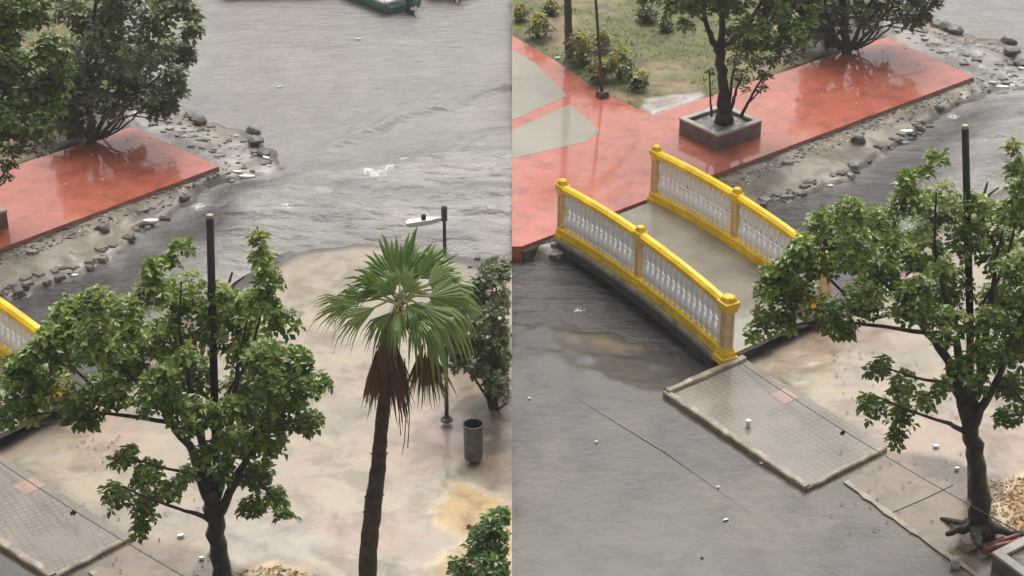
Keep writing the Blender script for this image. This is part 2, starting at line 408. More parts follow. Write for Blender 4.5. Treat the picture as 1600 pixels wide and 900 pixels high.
def ground_mat():
    m, nt, b = new_mat('wet_ground')
    a = nt.nodes.new('ShaderNodeVertexColor'); a.layer_name = 'soil'
    f = noise_node(nt, 5, 8, .66)
    c = mixc(nt, 1.0, a.outputs['Color'], ramp(nt, f.outputs['Fac'], [(.3, .90), (.7, 1.07)]).outputs['Color'], 'MULTIPLY')
    g = noise_node(nt, 60, 3, .6)
    c = mixc(nt, 1.0, c, ramp(nt, g.outputs['Fac'], [(.3, .93), (.7, 1.04)]).outputs['Color'], 'MULTIPLY')
    st = noise_node(nt, 1.3, 10, .68, dist=.4)
    c = mixc(nt, 1.0, c, ramp(nt, st.outputs['Fac'], [(.40, (.72, .69, .66)), (.50, (1.0, 1.0, 1.0)), (.60, (1.10, 1.07, 1.02))]).outputs['Color'], 'MULTIPLY')
    lk(nt, c, b.inputs['Base Color'])
    b.inputs['Roughness'].default_value = .65; b.inputs['Specular IOR Level'].default_value = .25
    lk(nt, a.outputs['Alpha'], b.inputs['Coat Weight']); b.inputs['Coat IOR'].default_value = 1.46
    fr = noise_node(nt, .8, 4, .5)
    lk(nt, ramp(nt, fr.outputs['Fac'], [(.38, .02), (.62, .17)]).outputs['Color'], b.inputs['Coat Roughness'])
    inv = nt.nodes.new('ShaderNodeMath'); inv.operation = 'SUBTRACT'; inv.inputs[0].default_value = 1.0
    lk(nt, a.outputs['Alpha'], inv.inputs[1])
    bn = nt.nodes.new('ShaderNodeBump'); bn.inputs['Distance'].default_value = .05
    lk(nt, inv.outputs[0], bn.inputs['Strength']); lk(nt, f.outputs['Fac'], bn.inputs['Height'])
    lk(nt, bn.outputs['Normal'], b.inputs['Normal'])
    b2 = nt.nodes.new('ShaderNodeBump'); b2.inputs['Distance'].default_value = .012; b2.inputs['Strength'].default_value = .10
    lk(nt, noise_node(nt, 11, 3).outputs['Fac'], b2.inputs['Height']); lk(nt, bn.outputs['Normal'], b2.inputs['Normal'])
    lk(nt, b2.outputs['Normal'], b.inputs['Coat Normal'])
    return m
GR = {}
def ground_fn(fr, x, y):
    z, c, W, zp = land(fr, x, y); GR[fr.side] = z; return z, c
def landz(fr, x, y):                         # height of the finished ground sheet
    z = GR[fr.side]; x = np.atleast_1d(np.asarray(x, float)); y = np.atleast_1d(np.asarray(y, float))
    i = np.clip(np.searchsorted(xs, x)-1, 0, len(xs)-2); j = np.clip(np.searchsorted(ys, y)-1, 0, len(ys)-2)
    u = (x-xs[i])/(xs[i+1]-xs[i]); v = (y-ys[j])/(ys[j+1]-ys[j])
    return (z[j, i]*(1-u)+z[j, i+1]*u)*(1-v)+(z[j+1, i]*(1-u)+z[j+1, i+1]*u)*v
sheet('ground', ground_fn, ground_mat())

def water_mat():
    m, nt, b = new_mat('muddy_water')
    a = nt.nodes.new('ShaderNodeVertexColor'); a.layer_name = 'soil'
    f = noise_node(nt, 1.4, 6, .6, dist=.6)
    c = mixc(nt, 1.0, a.outputs['Color'], ramp(nt, f.outputs['Fac'], [(.3, .90), (.7, 1.06)]).outputs['Color'], 'MULTIPLY')
    fm = noise_node(nt, 16, 5, .7); th = nt.nodes.new('ShaderNodeMath'); th.operation = 'ADD'; lk(nt, fm.outputs['Fac'], th.inputs[0]); lk(nt, a.outputs['Alpha'], th.inputs[1])
    c = mixc(nt, ramp(nt, th.outputs[0], [(.98, 0.0), (1.0, .9)]).outputs['Color'], c, (.72, .70, .69))
    th.inputs[0].default_value = 0
    lk(nt, c, b.inputs['Base Color'])
    b.inputs['Roughness'].default_value = .07; b.inputs['IOR'].default_value = 1.36
    t = nt.nodes.new('ShaderNodeTexCoord'); mp = nt.nodes.new('ShaderNodeMapping')
    mp.inputs['Scale'].default_value = (.8, 2.0, 1); mp.inputs['Rotation'].default_value = (0, 0, .35)
    lk(nt, t.outputs['Object'], mp.inputs['Vector'])
    n = noise_node(nt, 2.6, 7, .56, mp.outputs['Vector'])
    v = nt.nodes.new('ShaderNodeTexVoronoi'); v.inputs['Scale'].default_value = 7
    lk(nt, t.outputs['Object'], v.inputs['Vector'])
    ad = nt.nodes.new('ShaderNodeMath'); ad.operation = 'MULTIPLY_ADD'; ad.inputs[1].default_value = .08
    lk(nt, v.outputs['Distance'], ad.inputs[0]); lk(nt, n.outputs['Fac'], ad.inputs[2])
    bump(nt, b, ad.outputs[0], .9, .14)
    return m
def water_fn(fr, x, y):
    n1 = fbm(x, y, .8, 4, 41); n2 = fbm(x*.8+y*.5, y*1.7-x*.4, 1.6, 4, 51); n3 = fbm(x, y, .25, 3, 61)
    near = sstep(120, 45, y)
    amp = .045*near
    z = WZ + (n2-.5)*amp*1.2
    # channel water is coloured darker than the lagoon
    ch = [fr.g(a, b, WZ) for a, b in [(500,380),(900,380),(1190,320),(1320,272),(1390,228),(1500,158),(1600,146),(1560,200),(1500,250),(1440,300),(1350,450),(1100,580),(500,520)]]
    s = sstep(.6, -.6, sd_poly(x, y, ch)+(n1-.5)*1.6)
    mud = np.array([.315, .29, .272]); dark = np.array([.085, .077, .074])
    col = mud[None, None]*(1-s[..., None]) + dark[None, None]*s[..., None]
    col = col*(.88+.25*n3+.08*(n1-.5))[..., None]
    e3 = fbm(x*.4+y*.1, y*1.7, 1.7, 5, 101); col = col*(1+(e3-.5)*1.0*(.25+.75*sstep(2.5, -1, sd_poly(x, y, [fr.g(a, b, WZ) for a, b in [(1640,150),(1900,90),(2200,0),(2200,260),(1900,240),(1640,240),(1100,560),(560,520),(560,380),(1100,350)]]))))[..., None]  # sediment streaks in the colour, strengthened to imitate dark wave troughs
    fs = [fr.g(a, b, WZ) for a, b in [(1640,150),(1900,90),(2200,0),(2200,260),(1900,240),(1640,240),(1500,300),(1540,170)]]
    fl = sstep(1.0, -.8, sd_poly(x, y, fs)+(n1-.5))*near
    e1 = fbm(x*.55+y*.12, y*1.9, 2.2, 4, 91); e2 = fbm(x*.4-y*.1, y*1.5, .9, 3, 95)
    z = z + fl*((n2-.5)*.10 + (1-np.abs(2*e1-1))*.15 + (1-np.abs(2*e2-1))*.19) + near*.015*(1-fl)*(e1-.5)
    # the standing ridge where the outflow meets the lagoon
    a = fr.g(1650, 100, WZ); b = fr.g(1990, -8, WZ); ex, ey = b[0]-a[0], b[1]-a[1]; l = math.hypot(ex, ey)
    t = ((x-a[0])*ex+(y-a[1])*ey)/l; q = (-(x-a[0])*ey+(y-a[1])*ex)/l + (n1-.5)*.9
    z = z + near*np.exp(-(q/.16)**2)*.13*sstep(-.5, 1.5, t)*sstep(18, 12, t)
    z = z + near*np.exp(-((q-.6)/.14)**2)*.04*sstep(1, 3, t)*sstep(18, 12, t)
    # boil below the footbridge
    c = fr.g(905, 478, WZ); rr = np.hypot(x-c[0], (y-c[1])*1.3); z = z + .06*np.exp(-((rr-.45)/.12)**2)*sstep(.4, -.4, y-c[1])
    # foam
    fo = np.zeros(x.shape)
    for a_, b_, r_ in [(1762,146,.42),(1812,120,.2),(1775,150,.5),(1795,138,.25),(1645,133,.3),(1630,205,.3),(905,486,.22),(1490,184,.3)]:
        p = fr.g(a_, b_, WZ); rr = np.hypot((x-p[0]), (y-p[1])*.8)
        fo = np.maximum(fo, sstep(r_*1.3, r_*.1, rr)*(.62+.4*fbm(x, y, 3, 3, 77))*.62)
        z = z + near*np.exp(-(rr/(r_*.8))**2)*.04*(n2-.3)
    return z, np.concatenate([col, fo[..., None]], -1)
sheet('lagoon_water', water_fn, water_mat())

# ------------------------------------------------------------------ plaza, pads, kerbs, footbridge
rng = random.Random(7)
def joint_pad(ang):
    def j(nt, c):
        t = nt.nodes.new('ShaderNodeTexCoord'); mp = nt.nodes.new('ShaderNodeMapping')
        mp.inputs['Rotation'].default_value = (0, 0, -ang)
        lk(nt, t.outputs['Object'], mp.inputs['Vector'])
        br = nt.nodes.new('ShaderNodeTexBrick'); br.offset = 0; br.inputs['Scale'].default_value = 1.0
        br.inputs['Brick Width'].default_value = .10; br.inputs['Row Height'].default_value = .10
        br.inputs['Mortar Size'].default_value = .011; br.inputs['Mortar Smooth'].default_value = .3
        br.inputs['Color1'].default_value = (1, 1, 1, 1); br.inputs['Color2'].default_value = (.90, .90, .90, 1)
        br.inputs['Mortar'].default_value = (.66, .63, .60, 1)
        lk(nt, mp.outputs['Vector'], br.inputs['Vector'])
        n = noise_node(nt, .75, 3)
        mk = ramp(nt, n.outputs['Fac'], [(.44, 0.0), (.54, .85)])
        return mixc(nt, mk.outputs['Color'], c, mixc(nt, 1.0, c, br.outputs['Color'], 'MULTIPLY'))
    return j
A0 = R.g(1040, 612); B0 = R.g(1260, 762); ANG = math.atan2(B0[1]-A0[1], B0[0]-A0[0])
M['pad'] = wet('tiled_paving', (.29, .24, .195), (.20, .168, .135), 1.0, (.05, .22), .8, .12, joint_pad(ANG))

def arch(t): return .14*4*t*(1-t)

def footbridge(fr, label):
    P1, P3, Q1 = [Vector(fr.g(*p)) for p in ((878, 370), (1133, 560), (1023, 314))]
    ax = (P3-P1); Ln = ax.length; ax.normalize()
    side = Vector((-ax.y, ax.x, 0));
    if side.dot(Q1-P1) < 0: side = -side
    off = Q1-P1
    br = empty('footbridge', P1)
    tag(br, label, 'footbridge')
    N = 24
    def at(t, base): q = base+ax*(Ln*t); return Vector((q.x, q.y, arch(t)))
    # deck
    mb = MB(); vs = []; ed = side*.02
    for i in range(N+1):
        t = i/N; a = at(t, P1)-side*.0; b = at(t, P1+off)
        vs += [a+Vector((0,0,.012)), b+Vector((0,0,.012)), b-Vector((0,0,.07)), a-Vector((0,0,.07))]
    fs = []
    for i in range(N):
        for k in range(4): fs.append((i*4+k, (i+1)*4+k, (i+1)*4+(k+1)%4, i*4+(k+1)%4))
    fs += [(0,1,2,3), tuple(N*4+k for k in (3,2,1,0))]
    mb.add(vs, fs); mb.build('deck', M['deck'], br)
    def ribbon(base, w, z0, z1, name, mat, parent, ov=0.0, cham=0.0, shift=0.0):
        mb = MB(); vs = []
        prof = [(-w/2, z0), (w/2, z0), (w/2, z1-cham), (w/2-cham, z1), (-w/2+cham, z1), (-w/2, z1-cham)] if cham else [(-w/2, z0), (w/2, z0), (w/2, z1), (-w/2, z1)]
        n = len(prof)
        for i in range(N+1):
            t = -ov/Ln + (1+2*ov/Ln)*i/N; q = at(t, base)
            for a, z in prof: vs.append(q+side*(a+shift)+Vector((0, 0, z)))
        fs = [(i*n+k, i*n+(k+1)%n, (i+1)*n+(k+1)%n, (i+1)*n+k) for i in range(N) for k in range(n)]
        fs += [tuple(range(n-1, -1, -1)), tuple(N*n+k for k in range(n))]
        fs = [tuple(reversed(f)) for f in fs]
        mb.add(vs, fs); return mb.build(name, mat, parent)
    bal = None
    for k, base in enumerate((P1, P1+off)):
        out = -1 if k == 0 else 1
        ribbon(base, .09, -.075, -.004, 'edge_beam', M['edge'], br, .03, 0, out*.075)
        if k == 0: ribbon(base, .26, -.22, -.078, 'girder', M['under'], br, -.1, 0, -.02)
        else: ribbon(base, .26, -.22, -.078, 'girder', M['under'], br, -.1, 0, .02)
        rl = empty('railing', tuple(base-P1)); rl.parent = br
        ribbon(base, .17, .014, .19, 'bottom_rail', M['yellow'], rl, 0, .02)
        ribbon(base, .17, .88, 1.00, 'top_rail', M['yellow'], rl, .02, .045)
        for j, t in enumerate((0, .5, 1)):
            q = at(t, base); big = (.66, .62, .90)[j]
            rz = math.atan2(ax.y, ax.x)
            ps = MB()
            ps.box(q+Vector((0,0,.48)), (.15*big, .15*big, .80), rz)
            for s1 in (-1, 1):
                for s2 in (-1, 1):
                    ps.box(q+ax*(s1*.062*big)+side*(s2*.062*big)+Vector((0,0,.48)), (.045, .045, .78), rz)
            po = ps.build('post', M['cream'], rl)
            pb = MB(); zz = -.04 if j != 1 else .0
            pb.box(q+Vector((0,0,zz+.05)), (.32*big, .32*big, .11), rz)
            pb.box(q+Vector((0,0,zz+.145)), (.27*big, .27*big, .08), rz, .9)
            pb.box(q+Vector((0,0,zz+.21)), (.23*big, .23*big, .06), rz, .85)
            pb.build('post_base', M['yellow'], po, bevel=.008)
            pc = MB()
            pc.box(q+Vector((0,0,.86)), (.22*big, .22*big, .09), rz, 1.2)
            pc.box(q+Vector((0,0,.955)), (.30*big, .30*big, .10), rz)
            pc.box(q+Vector((0,0,1.03)), (.24*big, .24*big, .06), rz, .8); pc.lathe(q+Vector((0,0,1.055)), [(.13*big, 0), (.11*big, .03), (.05*big, .05)], 8)
            pc.build('post_cap', M['yellow'], po, bevel=.012)
        nb = 15
        for pn in range(2):
            for i in range(nb):
                t = .5*pn + .5*((i+.5)/nb*.90+.05); q = at(t, base)
                if bal is None:
                    b = MB(); prof = [(.05,.185),(.045,.21),(.03,.22),(.066,.28),(.078,.33),(.064,.40),(.04,.47),(.034,.50),(.04,.515),(.04,.535),(.022,.55),(.04,.60),(.062,.68),(.070,.73),(.055,.79),(.03,.83),(.05,.845),(.05,.88)]
                    b.lathe((0,0,0), prof, 8); b.smooth = True
                    bal = b.build('baluster', M['white'])
                    o = bal
                else:
                    o = bal.copy(); C.objects.link(o)
                o.parent = rl; o.location = q - base if True else q
                o.location.z = q.z
        mb = MB()
        mb.tube([at(.03+.44*u/10, base)+Vector((0,0,.525)) for u in range(11)], .016, 6)
        mb.tube([at(.53+.44*u/10, base)+Vector((0,0,.525)) for u in range(11)], .016, 6)
        mb.build('tie_rod', M['white'], rl)
    return br

def plaza(fr):
    pl = [fr.g(*p) for p in Z['plaza']]
    if fr.side > 0: pass
    mb = MB(); mb.prism([(p[0], p[1]) for p in pl], -.34, 0.0)
    o = mb.build('plaza_paving', M['red'], side=fr.side); tag(o, kind='structure')
    ms = MB(); e1 = Vector(fr.g(815, 385)); e2 = Vector(fr.g(1522, 120)); d = (e2-e1).normalized(); nrm = Vector((d.y, -d.x, 0))
    # broken dark concrete lip under the plaza edge
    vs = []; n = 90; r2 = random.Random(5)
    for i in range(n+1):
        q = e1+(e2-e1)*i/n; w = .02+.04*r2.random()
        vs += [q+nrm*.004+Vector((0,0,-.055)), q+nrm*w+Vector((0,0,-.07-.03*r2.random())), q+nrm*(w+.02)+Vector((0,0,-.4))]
    fs = []
    for i in range(n):
        for k in range(2): fs.append((i*3+k, i*3+k+1, (i+1)*3+k+1, (i+1)*3+k))
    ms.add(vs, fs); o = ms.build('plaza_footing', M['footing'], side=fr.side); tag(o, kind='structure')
def pads(fr):
    for i, pts in enumerate(([(700,20),(800,78),(838,100),(887,150),(800,188),(640,240)], [(640,262),(800,204),(890,163),(938,205),(915,222),(800,248),(660,300)])):
        mb = MB(); mb.prism([tuple(fr.g(*p)[:2]) for p in pts], -.01, .004)
        tag(mb.build('path', M['pale_pad'], side=fr.side), kind='structure')
def approach(fr):
    A, B, Cc = [Vector(fr.g(*p)) for p in ((1040, 612), (1260, 762), (1385, 698))]; D = A+(Cc-B)
    mb = MB(); mb.prism([(q.x, q.y) for q in (A, B, Cc, D)], -.3, -.012)
    tag(mb.build('pavement', M['pad'], side=fr.side if fr.side > 0 else 0), kind='structure')
    u = (B-A).normalized(); v = (Cc-B).normalized(); r2 = random.Random(3)
    def kerb(a, b, w, top, n, inward):
        mb = MB(); L_ = (b-a).length; d = (b-a)/L_
        vs = []; k = int(L_/.12)
        for i in range(k+1):
            q = a+d*(L_*i/k); j1 = (r2.random()-.5)*.022; j2 = (r2.random()-.5)*.03; jz = (r2.random()-.5)*.014
            o1 = q-inward*(.03+j1); o2 = q+inward*(w+j2)
            vs += [Vector((o1.x, o1.y, -.3)), Vector((o1.x, o1.y, top-.015+jz)), o1+inward*.02+Vector((0,0,top+jz)), o2-inward*.015+Vector((0,0,top+jz)), Vector((o2.x, o2.y, top-.03+jz)), Vector((o2.x, o2.y, -.3))]
        fs = [(i*6+j, i*6+j+1, (i+1)*6+j+1, (i+1)*6+j) for i in range(k) for j in range(5)]
        fs += [tuple(range(5, -1, -1)), tuple(k*6+j for j in range(6))]
        mb.add(vs, fs); o = mb.build('kerb', M['kerb']); tag(o, kind='structure'); return o
    kerb(A-v*.03, B+u*.0, .085, .028, 1, v)
    kerb(A, D-v*.02, .10, .045, 1, u)
    kerb(B-u*.0, Cc, .05, .008, 1, -u)
    pc = Vector(fr.g(1226, 618)); s = .16
    mb = MB(); q = [pc+u*s+v*s, pc-u*s+v*s, pc-u*s-v*s, pc+u*s-v*s]
    mb.prism([(p.x, p.y) for p in q], -.02, -.008)
    tag(mb.build('pink_paving', M['pink_tile']), kind='structure')
    # seam of the flooded street and kerb line of the lower footway
    def strip(pts, w, z, name, mat, th=.004):
        mb = MB(); q = [Vector(fr.g(*p)) for p in pts]; r3 = random.Random(9)
        pp = []
        for a, b in zip(q[:-1], q[1:]):
            k = max(2, int((b-a).length/.15))
            pp += [a+(b-a)*i/k for i in range(k)]
        pp.append(q[-1]); vs = []
        for i, p in enumerate(pp):
            d = (pp[min(i+1, len(pp)-1)]-pp[max(i-1, 0)]).normalized(); n_ = Vector((-d.y, d.x, 0))
            w1 = w*(.6+.8*r3.random())
            vs += [p+n_*w1/2+Vector((0,0,z)), p-n_*w1/2+Vector((0,0,z)), p-n_*w1/2+Vector((0,0,z-.15)), p+n_*w1/2+Vector((0,0,z-.15))]
        fs = [(i*4+j, i*4+(j+1)%4, (i+1)*4+(j+1)%4, (i+1)*4+j) for i in range(len(pp)-1) for j in range(4)]
        mb.add(vs, fs); o = mb.build(name, mat, side=fr.side); tag(o, kind='structure')
    strip([(905,620),(1040,702),(1200,816),(1400,960)], .007, -.056, 'street_seam', M['footing'])
    strip([(1322,748),(1400,806),(1480,862),(1600,945)], .09, -.035, 'kerb', M['kerb'])
    strip([(1395,795),(1440,776),(1490,752)], .008, -.054, 'pavement_crack', M['footing'])

plaza(R); plaza(L); pads(R); approach(R); approach(L)
footbridge(R, 'arched footbridge with yellow rails and white balusters, wholly visible between plaza and tiled pavement')
footbridge(L, 'yellow railed footbridge of which only one rail end pokes in at the left border')

# ------------------------------------------------------------------ foliage
def leaf(mb, p, d, n, ln, w, r, fold=.25, droop=.15):
    d = d.normalized(); s = d.cross(n)
    if s.length < 1e-4: s = d.orthogonal()
    s.normalize(); n = s.cross(d).normalized()
    m = p+d*ln*.58-n*ln*.02
    tip = p+d*ln-n*ln*droop
    mb.add([p, m+s*w/2+n*w*fold, tip, m-s*w/2+n*w*fold, m-n*w*.05], [(0, 4, 2, 1), (0, 3, 2, 4)], r)
def rvec(rn):
    while True:
        v = Vector((rn.uniform(-1,1), rn.uniform(-1,1), rn.uniform(-1,1)))
        if .05 < v.length < 1: return v
def rosette(mb, c, out, rn, k, ln, base_r, side):
    ax = (out+Vector((0,0,.9))+rvec(rn)*.5).normalized(); u = ax.orthogonal().normalized(); w = ax.cross(u)
    a0 = rn.random()*6.28
    for i in range(k):
        a = a0+6.283*i/k+rn.uniform(-.3, .3); d = u*math.cos(a)+w*math.sin(a)+ax*rn.uniform(-.2, .55)
        l = ln*rn.uniform(.5, 1.3)
        q = c+d*ln*.1
        tip = q+d*l
        if side and (tip.x*side < .02 or q.x*side < .02): continue
        leaf(mb, q, d, ax+rvec(rn)*.25, l, l*rn.uniform(.50, .68), min(1, max(0, base_r+rn.gauss(0, .17))), .2, rn.uniform(0, .3))
def clump(mb, fr, px, py, rpx, Y, rn, n, ln, k, side, flat=.75, dens=1.0, base=.45, th=1.0):
    c = Vector(fr.p(px, py, Y)); sc = rpx/F*(np.array(fr.p(px, py, Y))-CP).dot(FW)
    rad = sc
    for i in range(int(n*dens)):
        v = rvec(rn); v = v*(.55+.45*rn.random())
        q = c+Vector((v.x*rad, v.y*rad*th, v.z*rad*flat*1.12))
        h = v.z*.22+rn.gauss(0, .1)  # lighter tone higher in the clump: light from above put into the leaves
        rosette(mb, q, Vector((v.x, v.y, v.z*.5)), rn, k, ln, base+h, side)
def limbs(mb, fr, paths, Y0, n=8):
    for path in paths:
        pts = []; rad = []
        for q in path:
            px, py, w = q[:3]; dy = q[3] if len(q) > 3 else 0
            p = Vector(fr.p(px, py, Y0+dy)); pts.append(p)
            rad.append(w/2/F*float((np.array(p)-CP).dot(FW)))
        # subdivide with slight wobble
        pp = [pts[0]]; rr = [rad[0]]
        for i in range(len(pts)-1):
            for t in (.33, .66, 1):
                q = pts[i].lerp(pts[i+1], t)
                if t < 1: q = q+Vector((rng.uniform(-1,1), rng.uniform(-1,1), rng.uniform(-1,1)))*rad[i]*.35
                pp.append(q); rr.append((rad[i]*(1-t)+rad[i+1]*t)*rng.uniform(.93, 1.07))
        mb.tube(pp, rr, n)

LC = [(20,642,27),(60,595,42),(112,632,38),(52,642,24),(92,545,40),(110,492,36),(150,470,30),(150,532,48),(200,560,50),(200,492,44),
      (240,452,30),(236,418,14),(262,412,14),(285,388,15),(290,462,44),(260,530,52),(330,510,44),(375,485,40),(405,372,13),(412,402,18),(420,432,24),
      (408,470,32),(440,502,28),(390,540,46),(300,590,46),(245,615,42),(170,605,42),(140,655,22),(430,560,40),(470,598,36),(500,596,18),(440,635,42),
      (480,662,24),(380,615,42),(420,690,36),(372,690,34),(400,742,32),(430,780,18),(446,806,15),(395,792,22),(352,735,20),
      (198,715,24),(232,742,28),(180,772,26),(225,790,28),(262,770,22),(222,822,16),(290,742,18),(20,600,22),(0,662,18),(470,560,18),(345,455,22),(30,572,26),(52,552,24),(76,524,22),(22,585,20),(66,545,20)]
def main_tree(fr, label):
    Y0 = float(fr.g(1532, 828)[1]); rn = random.Random(12)
    base = fr.g(1532, 828)
    t = empty('almond_tree', base); tag(t, label, 'tree', 'wet broad-leaved trees in the two pictures')
    S = lambda x, y, w, dy=0: (x+1180, y-140, w, dy)
    mb = MB()
    limbs(mb, fr, [
        [S(352,972,50), S(350,950,38), S(347,900,31), S(342,850,29), S(336,805,28), S(326,770,25)],
        [S(326,775,22), S(314,735,17,.1), S(296,695,14,.2), S(268,660,12,.3), S(240,620,9,.2), S(200,580,6,.1), S(150,540,4,0)],
        [S(328,775,20), S(322,720,15,.1), S(312,660,12,.2), S(296,600,9,.2), S(280,520,5,.2), S(283,440,2.5,.1)],
        [S(332,790,22), S(349,740,17,.1), S(358,690,13,.3), S(366,620,10,.5), S(376,550,6,.6), S(386,500,3,.6)],
        [S(340,805,20), S(358,770,14,-.1), S(382,725,11,-.2), S(400,670,9,-.4), S(430,610,6,-.5), S(470,585,4,-.5)],
        [S(372,742,10,-.2), S(400,745,6,-.3), S(435,790,3,-.3)],
        [S(330,815,10), S(305,802,7,-.2), S(280,795,5,-.4), S(235,780,4,-.5), S(190,760,3,-.5)],
        [S(318,760,9,.1), S(300,740,6,-.1), S(250,730,4,-.3), S(205,715,3,-.4)],
        [S(268,660,8,.3), S(200,650,6,.1), S(120,640,4,-.1), S(40,650,3,-.2)],
        [S(240,620,6,.2), S(180,640,5,.2), S(100,560,4,.1)],
        [S(352,620,6,.3), S(390,560,5,.2), S(412,470,3,.2), S(406,390,1.6,.2)],
        [S(400,670,6,-.4), S(450,660,4,-.4), S(490,650,3,-.4)],
        [S(352,955,26), S(325,968,16,-.15), S(300,975,8,-.3)], [S(355,955,24), S(385,968,14,-.1), S(430,978,7,-.2)], [S(350,960,24), S(345,978,16,-.4), S(352,995,8,-.7)],
        [S(352,955,24), S(310,955,10,.2), S(290,950,5,.35)]], Y0, 9)
    mb.build('trunk', M['bark'], t, smooth=True)
    cr = MB()
    for (x, y, r) in LC:
        mid = math.hypot(x-270, (y-590)*1.1)/260
        dy = rn.uniform(-1, 1)*max(.15, 1-mid)*.95
        if x < 80 and y < 590: dy = -abs(dy)-.2
        if abs(x-335) < 40+r*.5 and y < 660: dy = .75+rn.random()*.4
        n = int(r*r*.034)+6
        clump(cr, fr, x+1180, y-140, r, Y0+dy, rn, int(n*1.08), .108, 6, 0, .85, 1.0, .58 if y < 560 else .46, 1.2)  # upper crown gets a lighter leaf tone, imitating a brighter lit top
    for (x, y, r) in [(330,650,30),(352,690,24),(296,672,22),(402,560,30),(300,640,26),(400,650,34),(372,640,30),(415,600,32),(290,560,28),(270,640,24),(320,710,16),(388,700,24),(250,590,34)]:
        clump(cr, fr, x+1180, y-140, r, Y0-.35-rn.random()*.4, rn, int(r*r*.028)+4, .108, 6, 0, .85, 1.0, .45, .8)
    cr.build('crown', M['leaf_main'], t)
    return t
main_tree(R, 'broad-leaved tree beside the tiled pavement, its dark trunk and roots wholly visible at lower right')
main_tree(L, 'broad-leaved tree standing left of the fan palm with its full rounded crown in view')

def black_pole(fr, label):
    base = Vector(fr.g(1524, 772)); base = base+Vector((0, .02, 0)); Y = base.y
    top = Vector(fr.p(1508, 199, Y)); bot = Vector(fr.p(1522, 760, Y+.02))
    t = empty('lamp_pole', bot); tag(t, label, 'pole')
    mb = MB(); mb.tube([bot-Vector((0,0,.3)), bot.lerp(top, .5), top], [.055, .05, .045], 14); mb.build('shaft', M['black_metal'], t, smooth=True)
    mb = MB(); d = (top-bot).normalized(); mb.tube([top-d*.01, top+d*.03], [.05, .04], 14); mb.build('end_cap', M['edge'], t)
black_pole(R, 'bare black pole rising through the tree nearest the footbridge end')
black_pole(L, 'bare black pole rising through the tree left of the fan palm')

# ---- planter and its tree
def square_planter(fr, corners, hgt, label, ztop, rimw=.1, group=None, side=0):
    a, b, c = [Vector(fr.g(x, y, ztop)) for x, y in corners]; d = a+(c-b)
    t = empty('square_planter', (b.x, b.y, ztop-hgt)); tag(t, label, 'planter', group)
    u = (a-b).normalized(); v = (c-b).normalized()
    W1 = (a-b).length; W2 = (c-b).length
    def loc(x, y): return b+u*x+v*y
    wl = MB(); rm = MB()
    for (x0, y0, x1, y1) in ((0,0,W1,rimw),(0,W2-rimw,W1,W2),(0,rimw,rimw,W2-rimw),(W1-rimw,rimw,W1,W2-rimw)):
        q = [loc(x0,y0), loc(x1,y0), loc(x1,y1), loc(x0,y1)]
        wl.prism([(p.x, p.y) for p in q], ztop-hgt, ztop-.03)
    for (x0, y0, x1, y1) in ((-.012,-.012,W1+.012,rimw+.01),(-.012,W2-rimw-.01,W1+.012,W2+.012),(-.012,rimw+.01,rimw+.01,W2-rimw-.01),(W1-rimw-.01,rimw+.01,W1+.012,W2-rimw-.01)):
        q = [loc(x0,y0), loc(x1,y0), loc(x1,y1), loc(x0,y1)]
        rm.prism([(p.x, p.y) for p in q], ztop-.03, ztop+.012)
    wl.build('wall', M['planter'], t, side=side); rm.build('rim', M['planter_rim'], t, side=side)
    so = MB(); n = 10; vs = []
    for i in range(n+1):
        for j in range(n+1):
            q = loc(rimw+(W1-2*rimw)*i/n, rimw+(W2-2*rimw)*j/n); vs.append((q.x, q.y, ztop-.06+rng.uniform(-.012, .012)))
    so.add(vs, [(i*(n+1)+j, (i+1)*(n+1)+j, (i+1)*(n+1)+j+1, i*(n+1)+j+1) for i in range(n) for j in range(n)])
    so.build('soil', M['soil'], t, side=side)
    return t, (a+c)*.5
